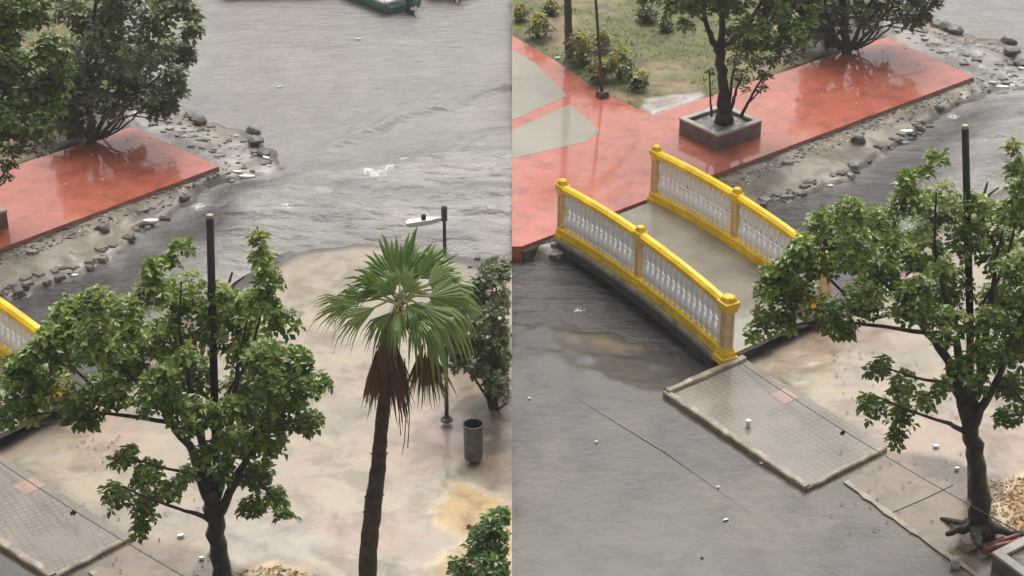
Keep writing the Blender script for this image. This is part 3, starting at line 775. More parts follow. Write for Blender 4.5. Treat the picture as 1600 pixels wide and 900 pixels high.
def planter_tree(fr, lab1, lab2):
    t0, ctr = square_planter(fr, ((1062,185),(1122,212),(1190,189)), .33, lab1, .33)
    Y0 = float(fr.g(1136, 190, .27)[1]); rn = random.Random(31)
    t = empty('planter_tree', fr.g(1136, 190, .27)); tag(t, lab2, 'tree')
    mb = MB()
    limbs(mb, fr, [
        [(1134,192,32),(1133,175,25),(1131,150,19),(1128,120,16),(1126,88,17),(1122,70,14)],
        [(1122,75,14),(1112,62,10),(1103,35,8),(1098,0,7,.3),(1080,-60,5,.5)],
        [(1126,72,12),(1128,30,9,-.2),(1130,-30,7,-.3),(1120,-100,5,-.4)],
        [(1130,72,10),(1150,55,8,.2),(1180,20,7,.3),(1210,-40,5,.4)],
        [(1103,35,5),(1075,10,4),(1030,-5,3,-.3)], [(1180,20,5,.2),(1230,0,4,.1),(1260,-40,3)],
        [(1128,30,7),(1165,-30,5,-.5),(1190,-100,3,-.6)],
        [(1132,186,8),(1146,160,6,-.1),(1150,140,4,-.1),(1160,120,3,-.1)],
        [(1158,182,6,-.1),(1168,162,5,-.1),(1180,140,4,-.1),(1194,118,3,-.1)],
        [(1112,182,4,-.05),(1110,150,3,-.05),(1108,110,2,-.05)], [(1168,162,3,-.1),(1190,140,2,-.1)],
        [(1140,188,7,-.05),(1140,160,5,-.08),(1144,120,4,-.1),(1152,80,3,-.1)]], Y0, 8)
    mb.build('trunk', M['bark'], t, smooth=True)
    cr = MB()
    for (x, y, r, n, th) in [(1180,45,34,26,1),(1215,20,36,34,1),(1240,52,26,18,1),(1250,0,34,34,1),(1200,-30,45,50,1.2),(1140,0,38,26,1),(1150,40,28,14,.8),(1100,-5,30,20,1),(1050,0,24,14,1),(1075,12,16,8,1),
                         (1010,-12,22,14,1),(1260,-60,40,44,1.2),(1180,-100,60,70,1.2),(1110,-80,50,50,1.2),(1050,-60,45,44,1.2),(1000,-50,40,30,1.2),(1150,-160,60,70,1.2),(1230,-140,45,50,1.2),(1080,-140,50,50,1.2),
                         (1262,30,14,8,1),(1165,75,20,8,.6),(1190,70,18,8,.6),(1225,60,18,9,.6),(1070,40,12,5,.6),(1150,65,14,5,.6),(1272,-10,18,12,1)]:
        clump(cr, fr, x, y, r, Y0+rn.uniform(-.7, .7), rn, n*2, .16, 6, fr.side if fr.side > 0 else 0, .85, 1, .5)
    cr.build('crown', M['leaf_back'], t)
    for (x, y, r, n) in [(1160,120,18,9),(1180,100,20,10),(1195,118,12,7),(1150,95,18,9),(1168,140,10,3),(1190,138,8,4),(1205,95,16,8),(1220,75,20,12),(1240,92,18,9),(1200,62,18,10),(1110,110,8,3),(1255,80,16,8)]:
        c2 = MB(); clump(c2, fr, x, y, r, Y0-.1+rn.uniform(-.25, .25), rn, int(n*2.2), .10, 5, fr.side if fr.side > 0 else 0, .9, 1, .5)
        if c2.v: c2.build('leaf_cluster', M['leaf_olive'], t)
planter_tree(R, 'square grey concrete planter on the wet red plaza, wholly visible', 'leafy tree growing out of the square concrete planter with shoots at its foot')
planter_tree(L, 'square concrete planter of which only a corner shows at the left border', 'pale green tree crown filling the upper left corner')

def back_tree(fr, label):
    Y0 = float(fr.g(1325, 82)[1]); rn = random.Random(44)
    t = empty('waterside_tree', fr.g(1325, 82)); tag(t, label, 'tree')
    mb = MB()
    limbs(mb, fr, [
        [(1323,86,17),(1322,60,14),(1320,30,12),(1316,-10,10),(1318,-60,8),(1330,-140,5)],
        [(1326,80,10),(1340,50,7,.1),(1352,20,6,.2),(1375,-20,5,.3),(1400,-80,4,.3)],
        [(1318,76,9),(1302,50,7,-.1),(1292,20,6,-.2),(1285,-30,5,-.2)],
        [(1330,78,7),(1360,48,5),(1385,20,4),(1410,-5,4),(1450,-40,3)],
        [(1345,75,5,-.1),(1372,42,4,-.1),(1372,10,3)], [(1335,72,5),(1365,60,3),(1378,40,3)], [(1310,74,5,-.1),(1280,62,4,-.1),(1266,40,3)],
        [(1352,20,4,.2),(1385,32,3,.1),(1430,20,2),(1452,26,2)],
        [(1335,78,4),(1362,66,3),(1388,46,3),(1404,20,2)],[(1312,78,4,.1),(1296,60,3,.1),(1285,30,3)],[(1340,76,4,.2),(1352,52,3,.3),(1398,36,2,.3),(1440,34,2)],[(1304,76,4,.3),(1290,50,3,.3),(1262,20,2)],[(1385,40,3),(1410,44,2),(1450,52,2)],[(1350,60,3,.1),(1346,20,3,.3),(1352,-20,2)]], Y0, 8)
    mb.build('trunk', M['bark2'], t, smooth=True)
    cr = MB()
    for (x, y, r, n) in [(1290,0,34,30),(1280,35,24,17),(1300,45,20,11),(1320,-30,40,40),(1330,15,30,20),(1370,-30,40,40),(1365,0,26,16),(1400,-10,30,24),(1432,2,24,20),(1446,22,13,9),(1420,25,18,10),
                         (1452,-20,22,20),(1400,-60,45,50),(1450,-60,34,34),(1480,-90,18,14),(1340,-80,50,60),(1285,-60,36,36),(1290,-120,40,44),(1360,-130,50,60),(1430,-120,45,50),(1475,-55,14,9),(1480,-120,16,12),
                         (1330,-190,50,50),(1400,-180,50,50),(1345,35,14,6),(1390,18,14,7),(1462,4,12,8),(1280,60,14,7),(1455,-140,26,24),(1275,25,22,16),(1310,20,22,16),(1360,28,18,10),(1410,12,20,12),(1270,50,18,10),(1296,62,12,6),(1430,36,10,5)]:
        clump(cr, fr, x, y, r, Y0+rn.uniform(-.8, .8), rn, n*2, .15, 6, fr.side if fr.side > 0 else 0, .9, 1, .45 if y > -30 else .75)  # tone raised in the high clumps, painting a brighter top on the crown
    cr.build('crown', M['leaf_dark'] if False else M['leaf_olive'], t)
back_tree(R, 'dark many-stemmed tree behind the far end of the red plaza at upper right')
back_tree(L, 'many-stemmed tree at the water edge right of the pale green crown')

# ---- garden of the right place
def garden():
    # grass tufts: uncountable
    g = MB(); rn = random.Random(3); gp = [R.g(a, b) for a, b in Z['garden']]; pd = [R.g(a, b) for a, b in Z['puddle']]; dk = [R.g(a, b) for a, b in Z['dark']]
    for fr in (R, L):
        gp = [fr.g(a, b) for a, b in Z['garden']]; pd = [fr.g(a, b) for a, b in Z['puddle']]; dk = [fr.g(a, b) for a, b in Z['dark']]
        n = 5000
        if fr is R: X = np.array([rn.uniform(.05, 8) for _ in range(n)]); Y = np.array([rn.uniform(33, 47) for _ in range(n)])
        else: X = np.array([rn.uniform(-13, -7) for _ in range(n)]); Y = np.array([rn.uniform(29, 38) for _ in range(n)])
        ok = (sd_poly(X, Y, gp) < -.06) & (sd_poly(X, Y, pd) > .1) & (sd_poly(X, Y, dk) > .1) & (fbm(X, Y, .9, 4, 3) < .56)
        for x, y in zip(X[ok], Y[ok]):
            h = rn.uniform(.02, .055); r = min(1, max(0, rn.gauss(.45, .25)))
            for _ in range(3):
                a = rn.random()*6.28; b = Vector((x+rn.uniform(-.05,.05), y+rn.uniform(-.05,.05), .0))
                d = Vector((math.cos(a), math.sin(a), 0)); s = Vector((-d.y, d.x, 0))*.02
                if b.x*fr.side < .06: continue
                g.add([b+s, b-s, b+d*h*.8+Vector((0,0,h+.03))], [(0,1,2)], r)
    tag(g.build('grass', M['grass']), 'patchy short grass growing behind the red plaza', 'grass', kind='stuff')
    def bush(px, py, r, mat, label, n=26, ln=.10, group='yellow-green croton shrubs edging the garden', fr=R, kind='croton_shrub'):
        base = fr.g(px, py+r*.75); Y = float(base[1])
        t = empty(kind, base); tag(t, label, 'shrub', group)
        rn = random.Random(int(px*7+py))
        st = MB()
        for k in range(5):
            b = Vector(base); tp = Vector(fr.p(px+rn.uniform(-.5,.5)*r, py-r*.2*rn.random(), Y+rn.uniform(-.1,.1)))
            st.tube([b, b.lerp(tp, .5)+rvec(rn)*.03, tp], [.02, .014, .007], 5)
        st.build('stem', M['bark'], t)
        c = MB(); clump(c, fr, px, py, r, Y, rn, n*2.2, ln, 6, fr.side, .8, 1, .30); clump(c, fr, px, py-r*.4, r*.8, Y, rn, n*.9, ln, 6, fr.side, .6, 1, .85)  # dark lower leaves and light top ones: shade and light painted into the shrub
        c.build('crown', mat, t)
    bush(842, 42, 26, M['croton'], 'rounded yellow-green croton bush nearest the palm trunk on its left', 26)
    bush(812, 22, 16, M['croton'], 'small croton bush at the border behind the palm trunk, partly cut off', 16)
    bush(908, 76, 34, M['croton'], 'wide yellow-topped croton bush just right of the palm trunk', 34)
    bush(968, 100, 32, M['croton'], 'greener croton bush right of the thin brown pole', 28)
    bush(1010, 20, 20, M['leaf_olive'], 'dull olive bush in the grass left of the planter tree', 24, group='olive bushes in the garden', kind='garden_bush')
    bush(1040, 40, 14, M['leaf_olive'], 'smaller dull olive bush nearest the planter tree trunk', 14, group='olive bushes in the garden', kind='garden_bush')
    bush(938, 112, 24, M['croton'], 'low croton clump touching the foot of the thin brown post', 20)
    bush(996, 126, 22, M['croton'], 'rightmost low croton clump, beside the pale puddle', 16)
    bush(940, 66, 22, M['croton'], 'croton clump directly behind the thin brown post', 16)
    bush(862, 12, 16, M['croton'], 'small croton clump behind the palm trunk at the top border', 12)
    # palm trunk
    b = Vector(R.g(889, 92)); t = empty('garden_palm', b); tag(t, 'grey-brown palm trunk running out of the top border between croton bushes', 'palm tree')
    mb = MB(); tp = Vector(R.p(884, -150, b.y)); n = 16
    mb.tube([b.lerp(tp, i/n) for i in range(n+1)], [.085+.012*(i % 2)-.001*i for i in range(n+1)], 10); mb.build('trunk', M['bark2'], t, smooth=True)
    c = MB(); rn = random.Random(5)
    for k in range(12):
        a = k*.55; d = Vector((math.cos(a), math.sin(a), .5-.06*k)); pts = [tp+d*s*1.6+Vector((0,0,-s*s*1.2)) for s in (0,.25,.5,.75,1)]
        for i in range(4):
            for j in range(7):
                q = pts[i].lerp(pts[i+1], j/7)
                for sg in (-1, 1):
                    sd = Vector((-d.y, d.x, 0)).normalized()*sg
                    if q.x > .5: leaf(c, q, sd+d*.4+Vector((0,0,-.5)), Vector((0,0,1)), .4, .03, rn.random(), .1, .2)
    c.build('crown', M['palmleaf'], t)
    b = Vector(R.g(941, 152)); t = empty('garden_lamp_post', b); tag(t, 'thin rusty brown post on a dark block at the corner of the grass', 'post')
    mb = MB(); tp = Vector(R.p(927, -60, b.y)); mb.tube([b, tp], [.034, .026], 10); mb.build('shaft', M['red_wood'] if False else simple('rust_metal', (.10,.055,.03), .5, .5, .4, 12), t, smooth=True)
    mb = MB(); mb.box(b+Vector((0,0,.06)), (.22,.22,.16), .6, .85); mb.build('base_block', M['dark_metal'], t, bevel=.01)
garden()

# ------------------------------------------------------------------ palm of the left place (pixel measures of the left picture)
LL = Frame(0, 0, -1, 'left picture')
def fan_palm():
    base = LL.g(574, 1000); Y0 = float(base[1]); rn = random.Random(21)
    t = empty('fan_palm', base); tag(t, 'fan palm with dead brown fronds hanging under its green crown', 'palm tree')
    mb = MB(); path = [(574,1002,32),(573,930,29),(576,860,28),(582,800,27),(590,740,25),(594,690,22),(598,640,20),(606,580,18),(616,520,17),(623,470,15)]
    pts = []; rr = []
    for i in range(len(path)-1):
        for k in range(5):
            s = k/5; a, b = path[i], path[i+1]
            p = Vector(LL.p(a[0]*(1-s)+b[0]*s, a[1]*(1-s)+b[1]*s, Y0)); w = a[2]*(1-s)+b[2]*s
            pts.append(p+Vector((rn.uniform(-1,1), rn.uniform(-1,1), 0))*.006); rr.append(w/2/F*float((np.array(p)-CP).dot(FW))*rn.uniform(.94, 1.07))
    mb.tube(pts, rr, 14); 
    for i in range(60):                        # old leaf bases
        k = rn.randrange(12, len(pts)-1); a = rn.random()*6.28; d = Vector((math.cos(a), math.sin(a), .8))
        leaf(mb, pts[k]+Vector((math.cos(a), math.sin(a), 0))*rr[k]*.9, d, Vector((math.cos(a), math.sin(a), 0)), .035, .05, None)
    mb.r = []; mb.build('trunk', M['palm_bark'], t, smooth=False)
    hub = Vector(LL.p(625, 468, Y0))
    def fan(mb, c, d, up, R_, spread, nseg, base_r, droopk=.25, ragged=.1, width=1.0, cup=.12):
        d = d.normalized(); s = d.cross(up).normalized(); n = s.cross(d).normalized(); vs = []
        for i in range(nseg):
            a = (i/(nseg-1)-.5)*spread; aw = spread/(nseg-1)*.56*width
            def pt(ang, r, dr=0.0):
                x = math.cos(ang)*r; y = math.sin(ang)*r
                return c+d*x+s*y+n*(-cup*abs(ang)*r*.9)-Vector((0,0,1))*dr
            Rr = R_*(.86+.14*math.cos(a))*rn.uniform(1-ragged, 1+ragged)
            dr = droopk*Rr*(.5+rn.random()*.8)
            rv = min(1, max(0, base_r+rn.gauss(0, .10)))
            p0 = c; pl = pt(a-aw, Rr*.62, dr*.10); pm = pt(a, Rr*.62, dr*.10)+n*.014; pr_ = pt(a+aw, Rr*.62, dr*.10)
            ql = pt(a-aw*.35, Rr*.85, dr*.45); qr = pt(a+aw*.35, Rr*.85, dr*.45); tip = pt(a+rn.uniform(-.03,.03), Rr, dr)
            mb.add([p0, pl, pm, pr_, ql, qr, tip], [(0,2,1),(0,3,2),(1,2,4),(2,5,4),(2,3,5),(4,5,6)], rv)
    # (fan centre px, direction px, depth part, radius px, spread, tone)
    sc = 1/F*float((np.array(hub)-CP).dot(FW))
    # (tip direction angle in the picture, towards viewer -1..1, petiole px, blade px, spread, tone, droop)
    fans = [(92,.25,22,92,1.5,.22,.02),(72,.45,26,74,1.1,.45,.05),(50,.15,42,66,1.3,.35,.1),(30,-.1,46,74,1.5,.7,.2),
            (8,-.35,44,86,1.7,.72,.35),(-12,-.5,36,88,1.7,.62,.45),(-38,-.6,28,62,1.5,.55,.4),(-100,-.75,14,54,1.9,.5,.3),
            (-125,-.6,20,54,1.2,.4,.4),(-165,-.45,38,70,.8,.75,.35),(-178,-.2,60,72,.7,.8,.25),(172,.0,48,60,1.0,.35,.5),(140,.35,36,64,1.0,.5,.25),
            (20,.5,50,54,1.2,.4,.2),(150,-.3,30,50,1.2,.25,.6),(60,-.5,16,44,1.8,.8,.05),(-30,-.8,14,38,1.9,.4,.3),(125,-.5,14,42,1.7,.55,.1)]
    rt_ = Vector((1,0,0)); up_ = Vector((0, math.sin(PITCH), math.cos(PITCH))); fw_ = Vector((0, math.cos(PITCH), -math.sin(PITCH)))
    for ang, tv, pet, rp, spd, tone, dk in fans:
        a = math.radians(ang); d = (rt_*math.cos(a)+up_*math.sin(a)+fw_*tv*.9).normalized()
        c = hub+d*pet*sc*1.1+Vector((0,0,-.02)); up = (-fw_+Vector((0,0,.6))+rvec(rn)*.35)
        f = MB(); f.tube([hub-Vector((0,0,.06)), hub.lerp(c, .5)+Vector((0,0,.03)), c+d*.04], [.018,.013,.010], 6, False); f.r = [.95]*len(f.f)
        fan(f, c, d, up, rp*sc, spd*1.25, 18, tone, dk*1.5+.05, .22, 1.3, .3)
        o = f.build('frond', M['palmleaf'], t)
    fi = MB()
    for k in range(26):
        v = rvec(rn); q = hub+Vector((v.x*.16, -.1+v.y*.1, v.z*.12-.06)); fi.tube([hub-Vector((0,0,.12)), q, q+Vector((v.x*.1,-.04,-.1))], [.009,.006,.003], 4)
    fi.build('flower_stalks', M['cream'], t)
    for (cx, cy), (dx, dz), dy, rp, spd in [((604,535),(-.12,1),-.1,118,.17),((615,532),(.06,1),-.15,128,.18),((622,530),(.14,1),.1,112,.16),((602,540),(-.2,1),.12,105,.15),((596,548),(-.12,1),.05,92,.15),((628,538),(.05,1),0,104,.14),
            ((600,555),(-.15,1),-.05,84,.18),((620,558),(.06,1),-.12,98,.16),((610,515),(.0,1),-.18,80,.22),
            ((662,536),(-.22,1),-.05,86,.15),((667,540),(.2,1),-.1,82,.18),((664,548),(.0,1),.05,76,.18),((671,545),(.36,1),0,70,.14)]:
        cx, cy, rp = (cx-8, cy-4, rp*1.05) if cx < 640 else (cx, cy-2, rp*1.22); spd *= 1.25; c = Vector(LL.p(cx, cy, Y0+dy-.12)); f = MB()
        top = hub if cx < 636 else Vector(LL.p(655, 480, Y0-.05))
        f.tube([top, top.lerp(c, .6)+Vector((0,-.02,.03)), c], [.014,.012,.010], 6, False); f.r = [.3]*len(f.f)
        fan(f, c, Vector((dx, dy*.5, -dz)), Vector((0,-1,.2)), rp*sc, spd*1.5, 11, rn.uniform(.15,.7), .05, .25, 1.25, .5)
        f.build('dead_frond', M['deadleaf'], t)
    f = MB(); 
    for a in ([(632,560),(636,620),(632,690),(628,710)], [(636,600),(640,650),(637,700)], [(618,560),(622,620),(626,680)]):
        f.tube([Vector(LL.p(x, y, Y0-.15)) for x, y in a], [.008,.006,.006,.003][:len(a)], 5)
    f.build('dead_strand', M['wood'], t)
fan_palm()

def street_lamp():
    b = Vector(LL.g(698, 657)); Y = b.y; t = empty('street_lamp', b); tag(t, 'thin grey street lamp with a flat white head, standing behind the fan palm', 'street lamp')
    tp = Vector(LL.p(694, 322, Y))
    mb = MB(); mb.tube([b, b.lerp(tp, .85), tp], [.032, .026, .022], 10); mb.build('shaft', M['dark_metal'], t, smooth=True)
    mb = MB(); mb.lathe(b, [(.09,0),(.09,.03),(.05,.05),(.04,.09)], 12); mb.build('base_plate', M['dark_metal'], t)
    mb = MB(); d = (tp-b).normalized(); mb.tube([tp-d*.22, tp-d*.02, tp], [.042,.045,.03], 10); mb.build('top_fitting', M['engine'], t)
    a = Vector(LL.p(690, 342, Y)); e = Vector(LL.p(634, 350, Y-.15)); u = (e-a).normalized(); s = Vector((-u.y, u.x, 0)).normalized()*.065
    mb = MB(); vs = []
    for k, (r_, w, h) in enumerate(((0,.25,.02),(.12,.45,.03),(.35,1.0,.035),(.9,1.05,.035),(1.0,.75,.02))):
        q = a.lerp(e, r_)
        for sx, sz in ((-1,-1),(1,-1),(1,1),(-1,1)): vs.append(q+s*sx*w+Vector((0,0,sz*h)))
    fs = [(i*4+j, i*4+(j+1)%4, (i+1)*4+(j+1)%4, (i+1)*4+j) for i in range(4) for j in range(4)]+[(3,2,1,0),(16,17,18,19)]
    mb.add(vs, fs); h = mb.build('lamp_head', M['boat_white'], t)
    mb = MB(); q = a.lerp(e, .5)+Vector((0,0,.06)); mb.lathe(q-Vector((0,0,.03)), [(.035,0),(.035,.06),(.02,.075)], 10); mb.build('sensor', M['black_metal'], h)
street_lamp()

def litter_bin():
    b = Vector(LL.g(740, 716)); t = empty('litter_bin', b); tag(t, 'round dull metal litter bin with a dark open top on the wet sand', 'litter bin')
    mb = MB(); rt = .142; hh = .56
    mb.lathe(b, [(.133, .02), (.135, .2), (rt, hh-.01)], 24, False); mb.build('body', M['bin'], t, smooth=True)
    mb = MB(); mb.lathe(b, [(rt-.01, .15), (rt-.008, hh-.02)], 24, False); mb.lathe(b, [(.001,.14),(rt-.012,.15)], 24, False); mb.build('liner', M['bin_in'], t, smooth=True)
    mb = MB(); n = 28; mb.tube([b+Vector((math.cos(i/n*6.2832)*rt, math.sin(i/n*6.2832)*rt, hh)) for i in range(n+1)], .014, 6, False); mb.build('rim', M['dark_metal'], t, smooth=True)
    for zz in (.15, .30):
        mb = MB(); mb.tube([b+Vector((math.cos(i/n*6.2832)*(rt-.006), math.sin(i/n*6.2832)*(rt-.006), zz)) for i in range(n+1)], .004, 5, False); mb.build('band', M['dark_metal'], t, smooth=True)
    mb = MB(); mb.lathe(b, [(.07,-.04),(.06,.035)], 12); mb.build('foot', M['dark_metal'], t)
litter_bin()

def shrub(name, basepx, clumps, mat, label, cat, group=None, ln=.12, stems=6, dens=1.0, base=.45, stem_mat='bark', extra=None):
    b = LL.g(*basepx); Y = float(b[1]); rn = random.Random(basepx[0]); t = empty(name, b); tag(t, label, cat, group)
    st = MB()
    for k in range(stems):
        c = clumps[k % len(clumps)]; tp = Vector(LL.p(c[0], c[1], Y+rn.uniform(-.3, .3))); bb = Vector(b)+Vector((rn.uniform(-.08,.0), 0, 0))
        tp.x = min(tp.x, -.03); bb.x = min(bb.x, -.05); m = bb.lerp(tp, .5)+rvec(rn)*.08; m.x = min(m.x, -.03)
        st.tube([bb, m, tp], [.03, .02, .008], 6)
    st.build('stem', M[stem_mat], t)
    c = MB()
    for (x, y, r, n) in clumps: clump(c, LL, x, y, r, Y+rn.uniform(-.35, .35), rn, n, ln, 6, -1, .85, dens, base)
    c.build('crown', mat, t)
    return t, Y
shrub('seaside_tree', (775, 640), [(770,430,30,34),(720,455,22,12),(700,540,20,10),(745,500,34,24),(780,545,40,30),(765,480,34,26),(792,630,30,14),(740,455,24,24),(790,470,34,36),(720,500,22,18),(750,500,30,30),(785,520,34,38),(710,535,22,20),(740,545,30,32),(775,565,34,38),(720,565,16,10),(748,580,16,9),(792,420,20,20),(790,600,26,18),(770,595,18,10),(700,510,14,8)],
      M['leaf_olive'], 'dull grey-green small tree right of the fan palm, cut by the picture edge', 'tree', ln=.11, stems=9, dens=1.9, base=.6)
t_, Y_ = shrub('leafy_plant', (770, 925), [(770,815,22,24),(790,805,16,16),(750,835,22,24),(780,850,30,40),(745,865,24,28),(720,882,18,18),(760,885,30,40),(790,890,26,34),(735,905,24,26),(775,920,30,34)],
      M['leaf_bright'], 'bright green leafy plant with a pink flower at the bottom edge', 'plant', ln=.11, stems=7)
mb = MB()
fc = Vector(LL.p(733, 822, Y_-.1))
for i in range(5):
    a = i*1.256; leaf(mb, fc, Vector((math.cos(a), -.5, math.sin(a))), Vector((0,-1,.2)), .05, .035, None)
mb.r = []; mb.build('flower', M['flower'], t_)

# ------------------------------------------------------------------ boats
def boat(name, ns, d1, width, length, mats, label, engine=True, cover=True, freeb=.5):
    """ns: near stern corner, d1: direction towards the bow"""
    ax = Vector(d1).normalized(); s = Vector((-ax.y, ax.x, 0))
    if s.y < 0: s = -s
    ctr = Vector(ns)+s*width/2; t = empty(name, ctr); tag(t, label, 'boat', 'moored open boats at the top of the left picture')
    n = 14; out = MB(); inn = MB(); gun = MB(); vo = []; vi = []; edge = [[], []]
    for i in range(n+1):
        u = i/n; w = width/2*(1-.0*u)*(1-max(0, (u-.45)/.55)**2.2*.97)*(.92+.08*min(1, u*5)); h = freeb+.28*u*u; zb = -.12+.22*max(0, u-.6)
        q = ctr+ax*(u*length); top = WZ+h
        vo += [q-s*w+Vector((0,0,top-q.z)), q-s*w*.93+Vector((0,0,WZ+h*.45-q.z)), q-s*w*.75+Vector((0,0,WZ+zb-q.z)), q+s*w*.75+Vector((0,0,WZ+zb-q.z)), q+s*w*.93+Vector((0,0,WZ+h*.45-q.z)), q+s*w+Vector((0,0,top-q.z))]
        wi = max(.0, w-.06)
        vi += [q-s*wi+Vector((0,0,top+.0-q.z)), q-s*wi*.85+Vector((0,0,WZ+.14-q.z)), q+s*wi*.85+Vector((0,0,WZ+.14-q.z)), q+s*wi+Vector((0,0,top-q.z))]
        edge[0].append(q-s*(w-.03)+Vector((0,0,top+.01-q.z))); edge[1].append(q+s*(w-.03)+Vector((0,0,top+.01-q.z)))
    out.add(vo, [(i*6+k, (i+1)*6+k, (i+1)*6+k+1, i*6+k+1) for i in range(n) for k in range(5)]+[(0,1,2,3,4,5)])
    out.build('hull', mats[0], t, smooth=False)
    inn.add(vi, [(i*4+k, i*4+k+1, (i+1)*4+k+1, (i+1)*4+k) for i in range(n) for k in range(3)]+[(3,2,1,0)])
    inn.build('interior', mats[1], t)
    for e in edge: gun.tube(e, .045, 6)
    gun.tube([edge[0][0], edge[1][0]], .045, 6)
    gun.build('gunwale', mats[1], t)
    for u in (.16, .38, .6):
        bn = MB(); q = ctr+ax*(u*length); bn.box((q.x, q.y, WZ+.36), (.28, width*.82*(1-max(0,(u-.45)/.55)**2.2), .05), math.atan2(ax.y, ax.x)); bn.build('thwart', mats[2], t)
    if engine:
        e = MB(); q = ctr-ax*.18; rz = math.atan2(ax.y, ax.x)
        e.box((q.x, q.y, WZ+freeb+.22), (.40,.28,.34), rz, .8)
        en = e.build('outboard_motor', M['engine'], t, bevel=.05)
        e = MB(); q2 = ctr-ax*.24; e.box((q2.x, q2.y, WZ+freeb-.15), (.14,.09,.55), rz, 1.1); q3 = q2-ax*.05
        e.box((q3.x, q3.y, WZ+.06), (.34,.10,.05), rz); e.build('engine_leg', M['dark_metal'], en)
        e = MB(); q4 = q2-ax*.3; e.tube([q2+Vector((0,0,WZ+.12-q2.z)), q4+Vector((0,0,WZ+.16-q4.z))], [.05,.03], 8)
        for k in range(3):
            a = k*2.1; dd = s*math.cos(a)+Vector((0,0,1))*math.sin(a); c0 = Vector((q4.x, q4.y, WZ+.16))
            leaf(e, c0, dd, ax, .15, .09, None)
        e.r = []; e.build('propeller', M['boat_white'], en)
    return t
gs = LL.g(598, 25, WZ); g2 = LL.g(530, -4, WZ)
boat('motorboat', gs, g2-gs, 1.25, 5.2, (M['boat_green'], M['boat_white'], M['boat_white']), 'green boat with white inside and a dark outboard motor at the stern', freeb=.30)
gs = LL.g(668, 1, WZ)
boat('motorboat', gs, (-.3, 1, 0), 1.3, 5.0, (M['boat_grey'], M['boat_white'], M['boat_grey']), 'grey boat stern with outboard just right of the green boat')
gs = LL.g(348, -1, WZ); 
boat('motorboat', gs, (1, .10, 0), 1.3, 4.6, (M['boat_red'], M['boat_white'], M['boat_grey']), 'dark red boat hull barely showing right of the tree crown', engine=False)

# ------------------------------------------------------------------ rocks, rubble, litter
def settle(fr, px, py, z):
    if z > -.1: return z
    p = fr.g(px, py, -.22)
    for _ in range(2):
        zz = float(landz(fr, p[0], p[1])[0]); zz = max(zz, WZ-.005); p = fr.g(px, py, zz)
    return zz+.004
def rock(fr, px, py, wpx, z, label, mat='rock', hgt=.55, name='rock', cat='rock', group=None, seed=0, elong=1.0):
    z = settle(fr, px, py, z); c = Vector(fr.g(px, py, z)); s = wpx/2/F*float((np.array(c)-CP).dot(FW)); rn = random.Random(seed+int(px))
    bm = bmesh.new(); bmesh.ops.create_icosphere(bm, subdivisions=2, radius=1)
    rz = rn.random()*3; pl = [(rvec(rn).normalized(), rn.uniform(.55, .85)) for _ in range(7)]
    for v in bm.verts:
        for n_, d_ in pl:
            k = v.co.dot(n_)
            if k > d_: v.co -= n_*(k-d_)
        v.co += rvec(rn)*.04
        v.co = Vector((v.co.x*s, v.co.y*s*rn.uniform(.78,.82)*elong, v.co.z*s*hgt))
    me = bpy.data.meshes.new(name); bm.to_mesh(me); bm.free(); me.materials.append(M[mat])
    o = bpy.data.objects.new(name, me); C.objects.link(o); o.location = c+Vector((0,0,s*hgt*.45)); o.rotation_euler = (0, 0, rz)
    tag(o, label, cat, group); return o
RK = [(1478,46,26,'largest dark rock at the lagoon edge beyond the plaza'), (1492,52,26,'flat rock beside the largest rock at the lagoon edge'), (1462,40,20,'small dark rock nearest the many-stemmed tree'),
      (1443,28,18,'dark rock half under the many-stemmed tree crown'), (1576,68,22,'round rock at the water, upper of the two beyond the spit'), (1580,84,28,'wide flat rock, lower of the two beyond the spit'), (1594,101,20,'dark rock at the tip of the stony spit')]
for i, (x, y, w, l) in enumerate(RK):
    w *= 1.3
    rock(R, x, y, w, -.2, l+' in the right picture', group='rocks on the lagoon edge', seed=i)
    rock(L, x, y, w, -.2, l+' in the left picture', group='rocks on the lagoon edge', seed=i)
def flat_thing(fr, px, py, ln, wd, th, ang, z, label, mat, name, cat, group=None, tilt=0.0):
    z = settle(fr, px, py, z); c = Vector(fr.g(px, py, z)); mb = MB(); rn = random.Random(int(px*3+py))
    k = 7; pts = [(ln/2*math.cos(a)*rn.uniform(.85,1.1), wd/2*math.sin(a)*rn.uniform(.8,1.1)) for a in [6.283*i/k for i in range(k)]]
    ca, sa = math.cos(ang), math.sin(ang)
    mb.prism([(x*ca-y*sa, x*sa+y*ca) for x, y in pts], 0, th)
    me = mb.build(name, M[mat]); me.location = c; me.rotation_euler = (tilt, tilt*.6, 0); tag(me, label, cat, group); return me
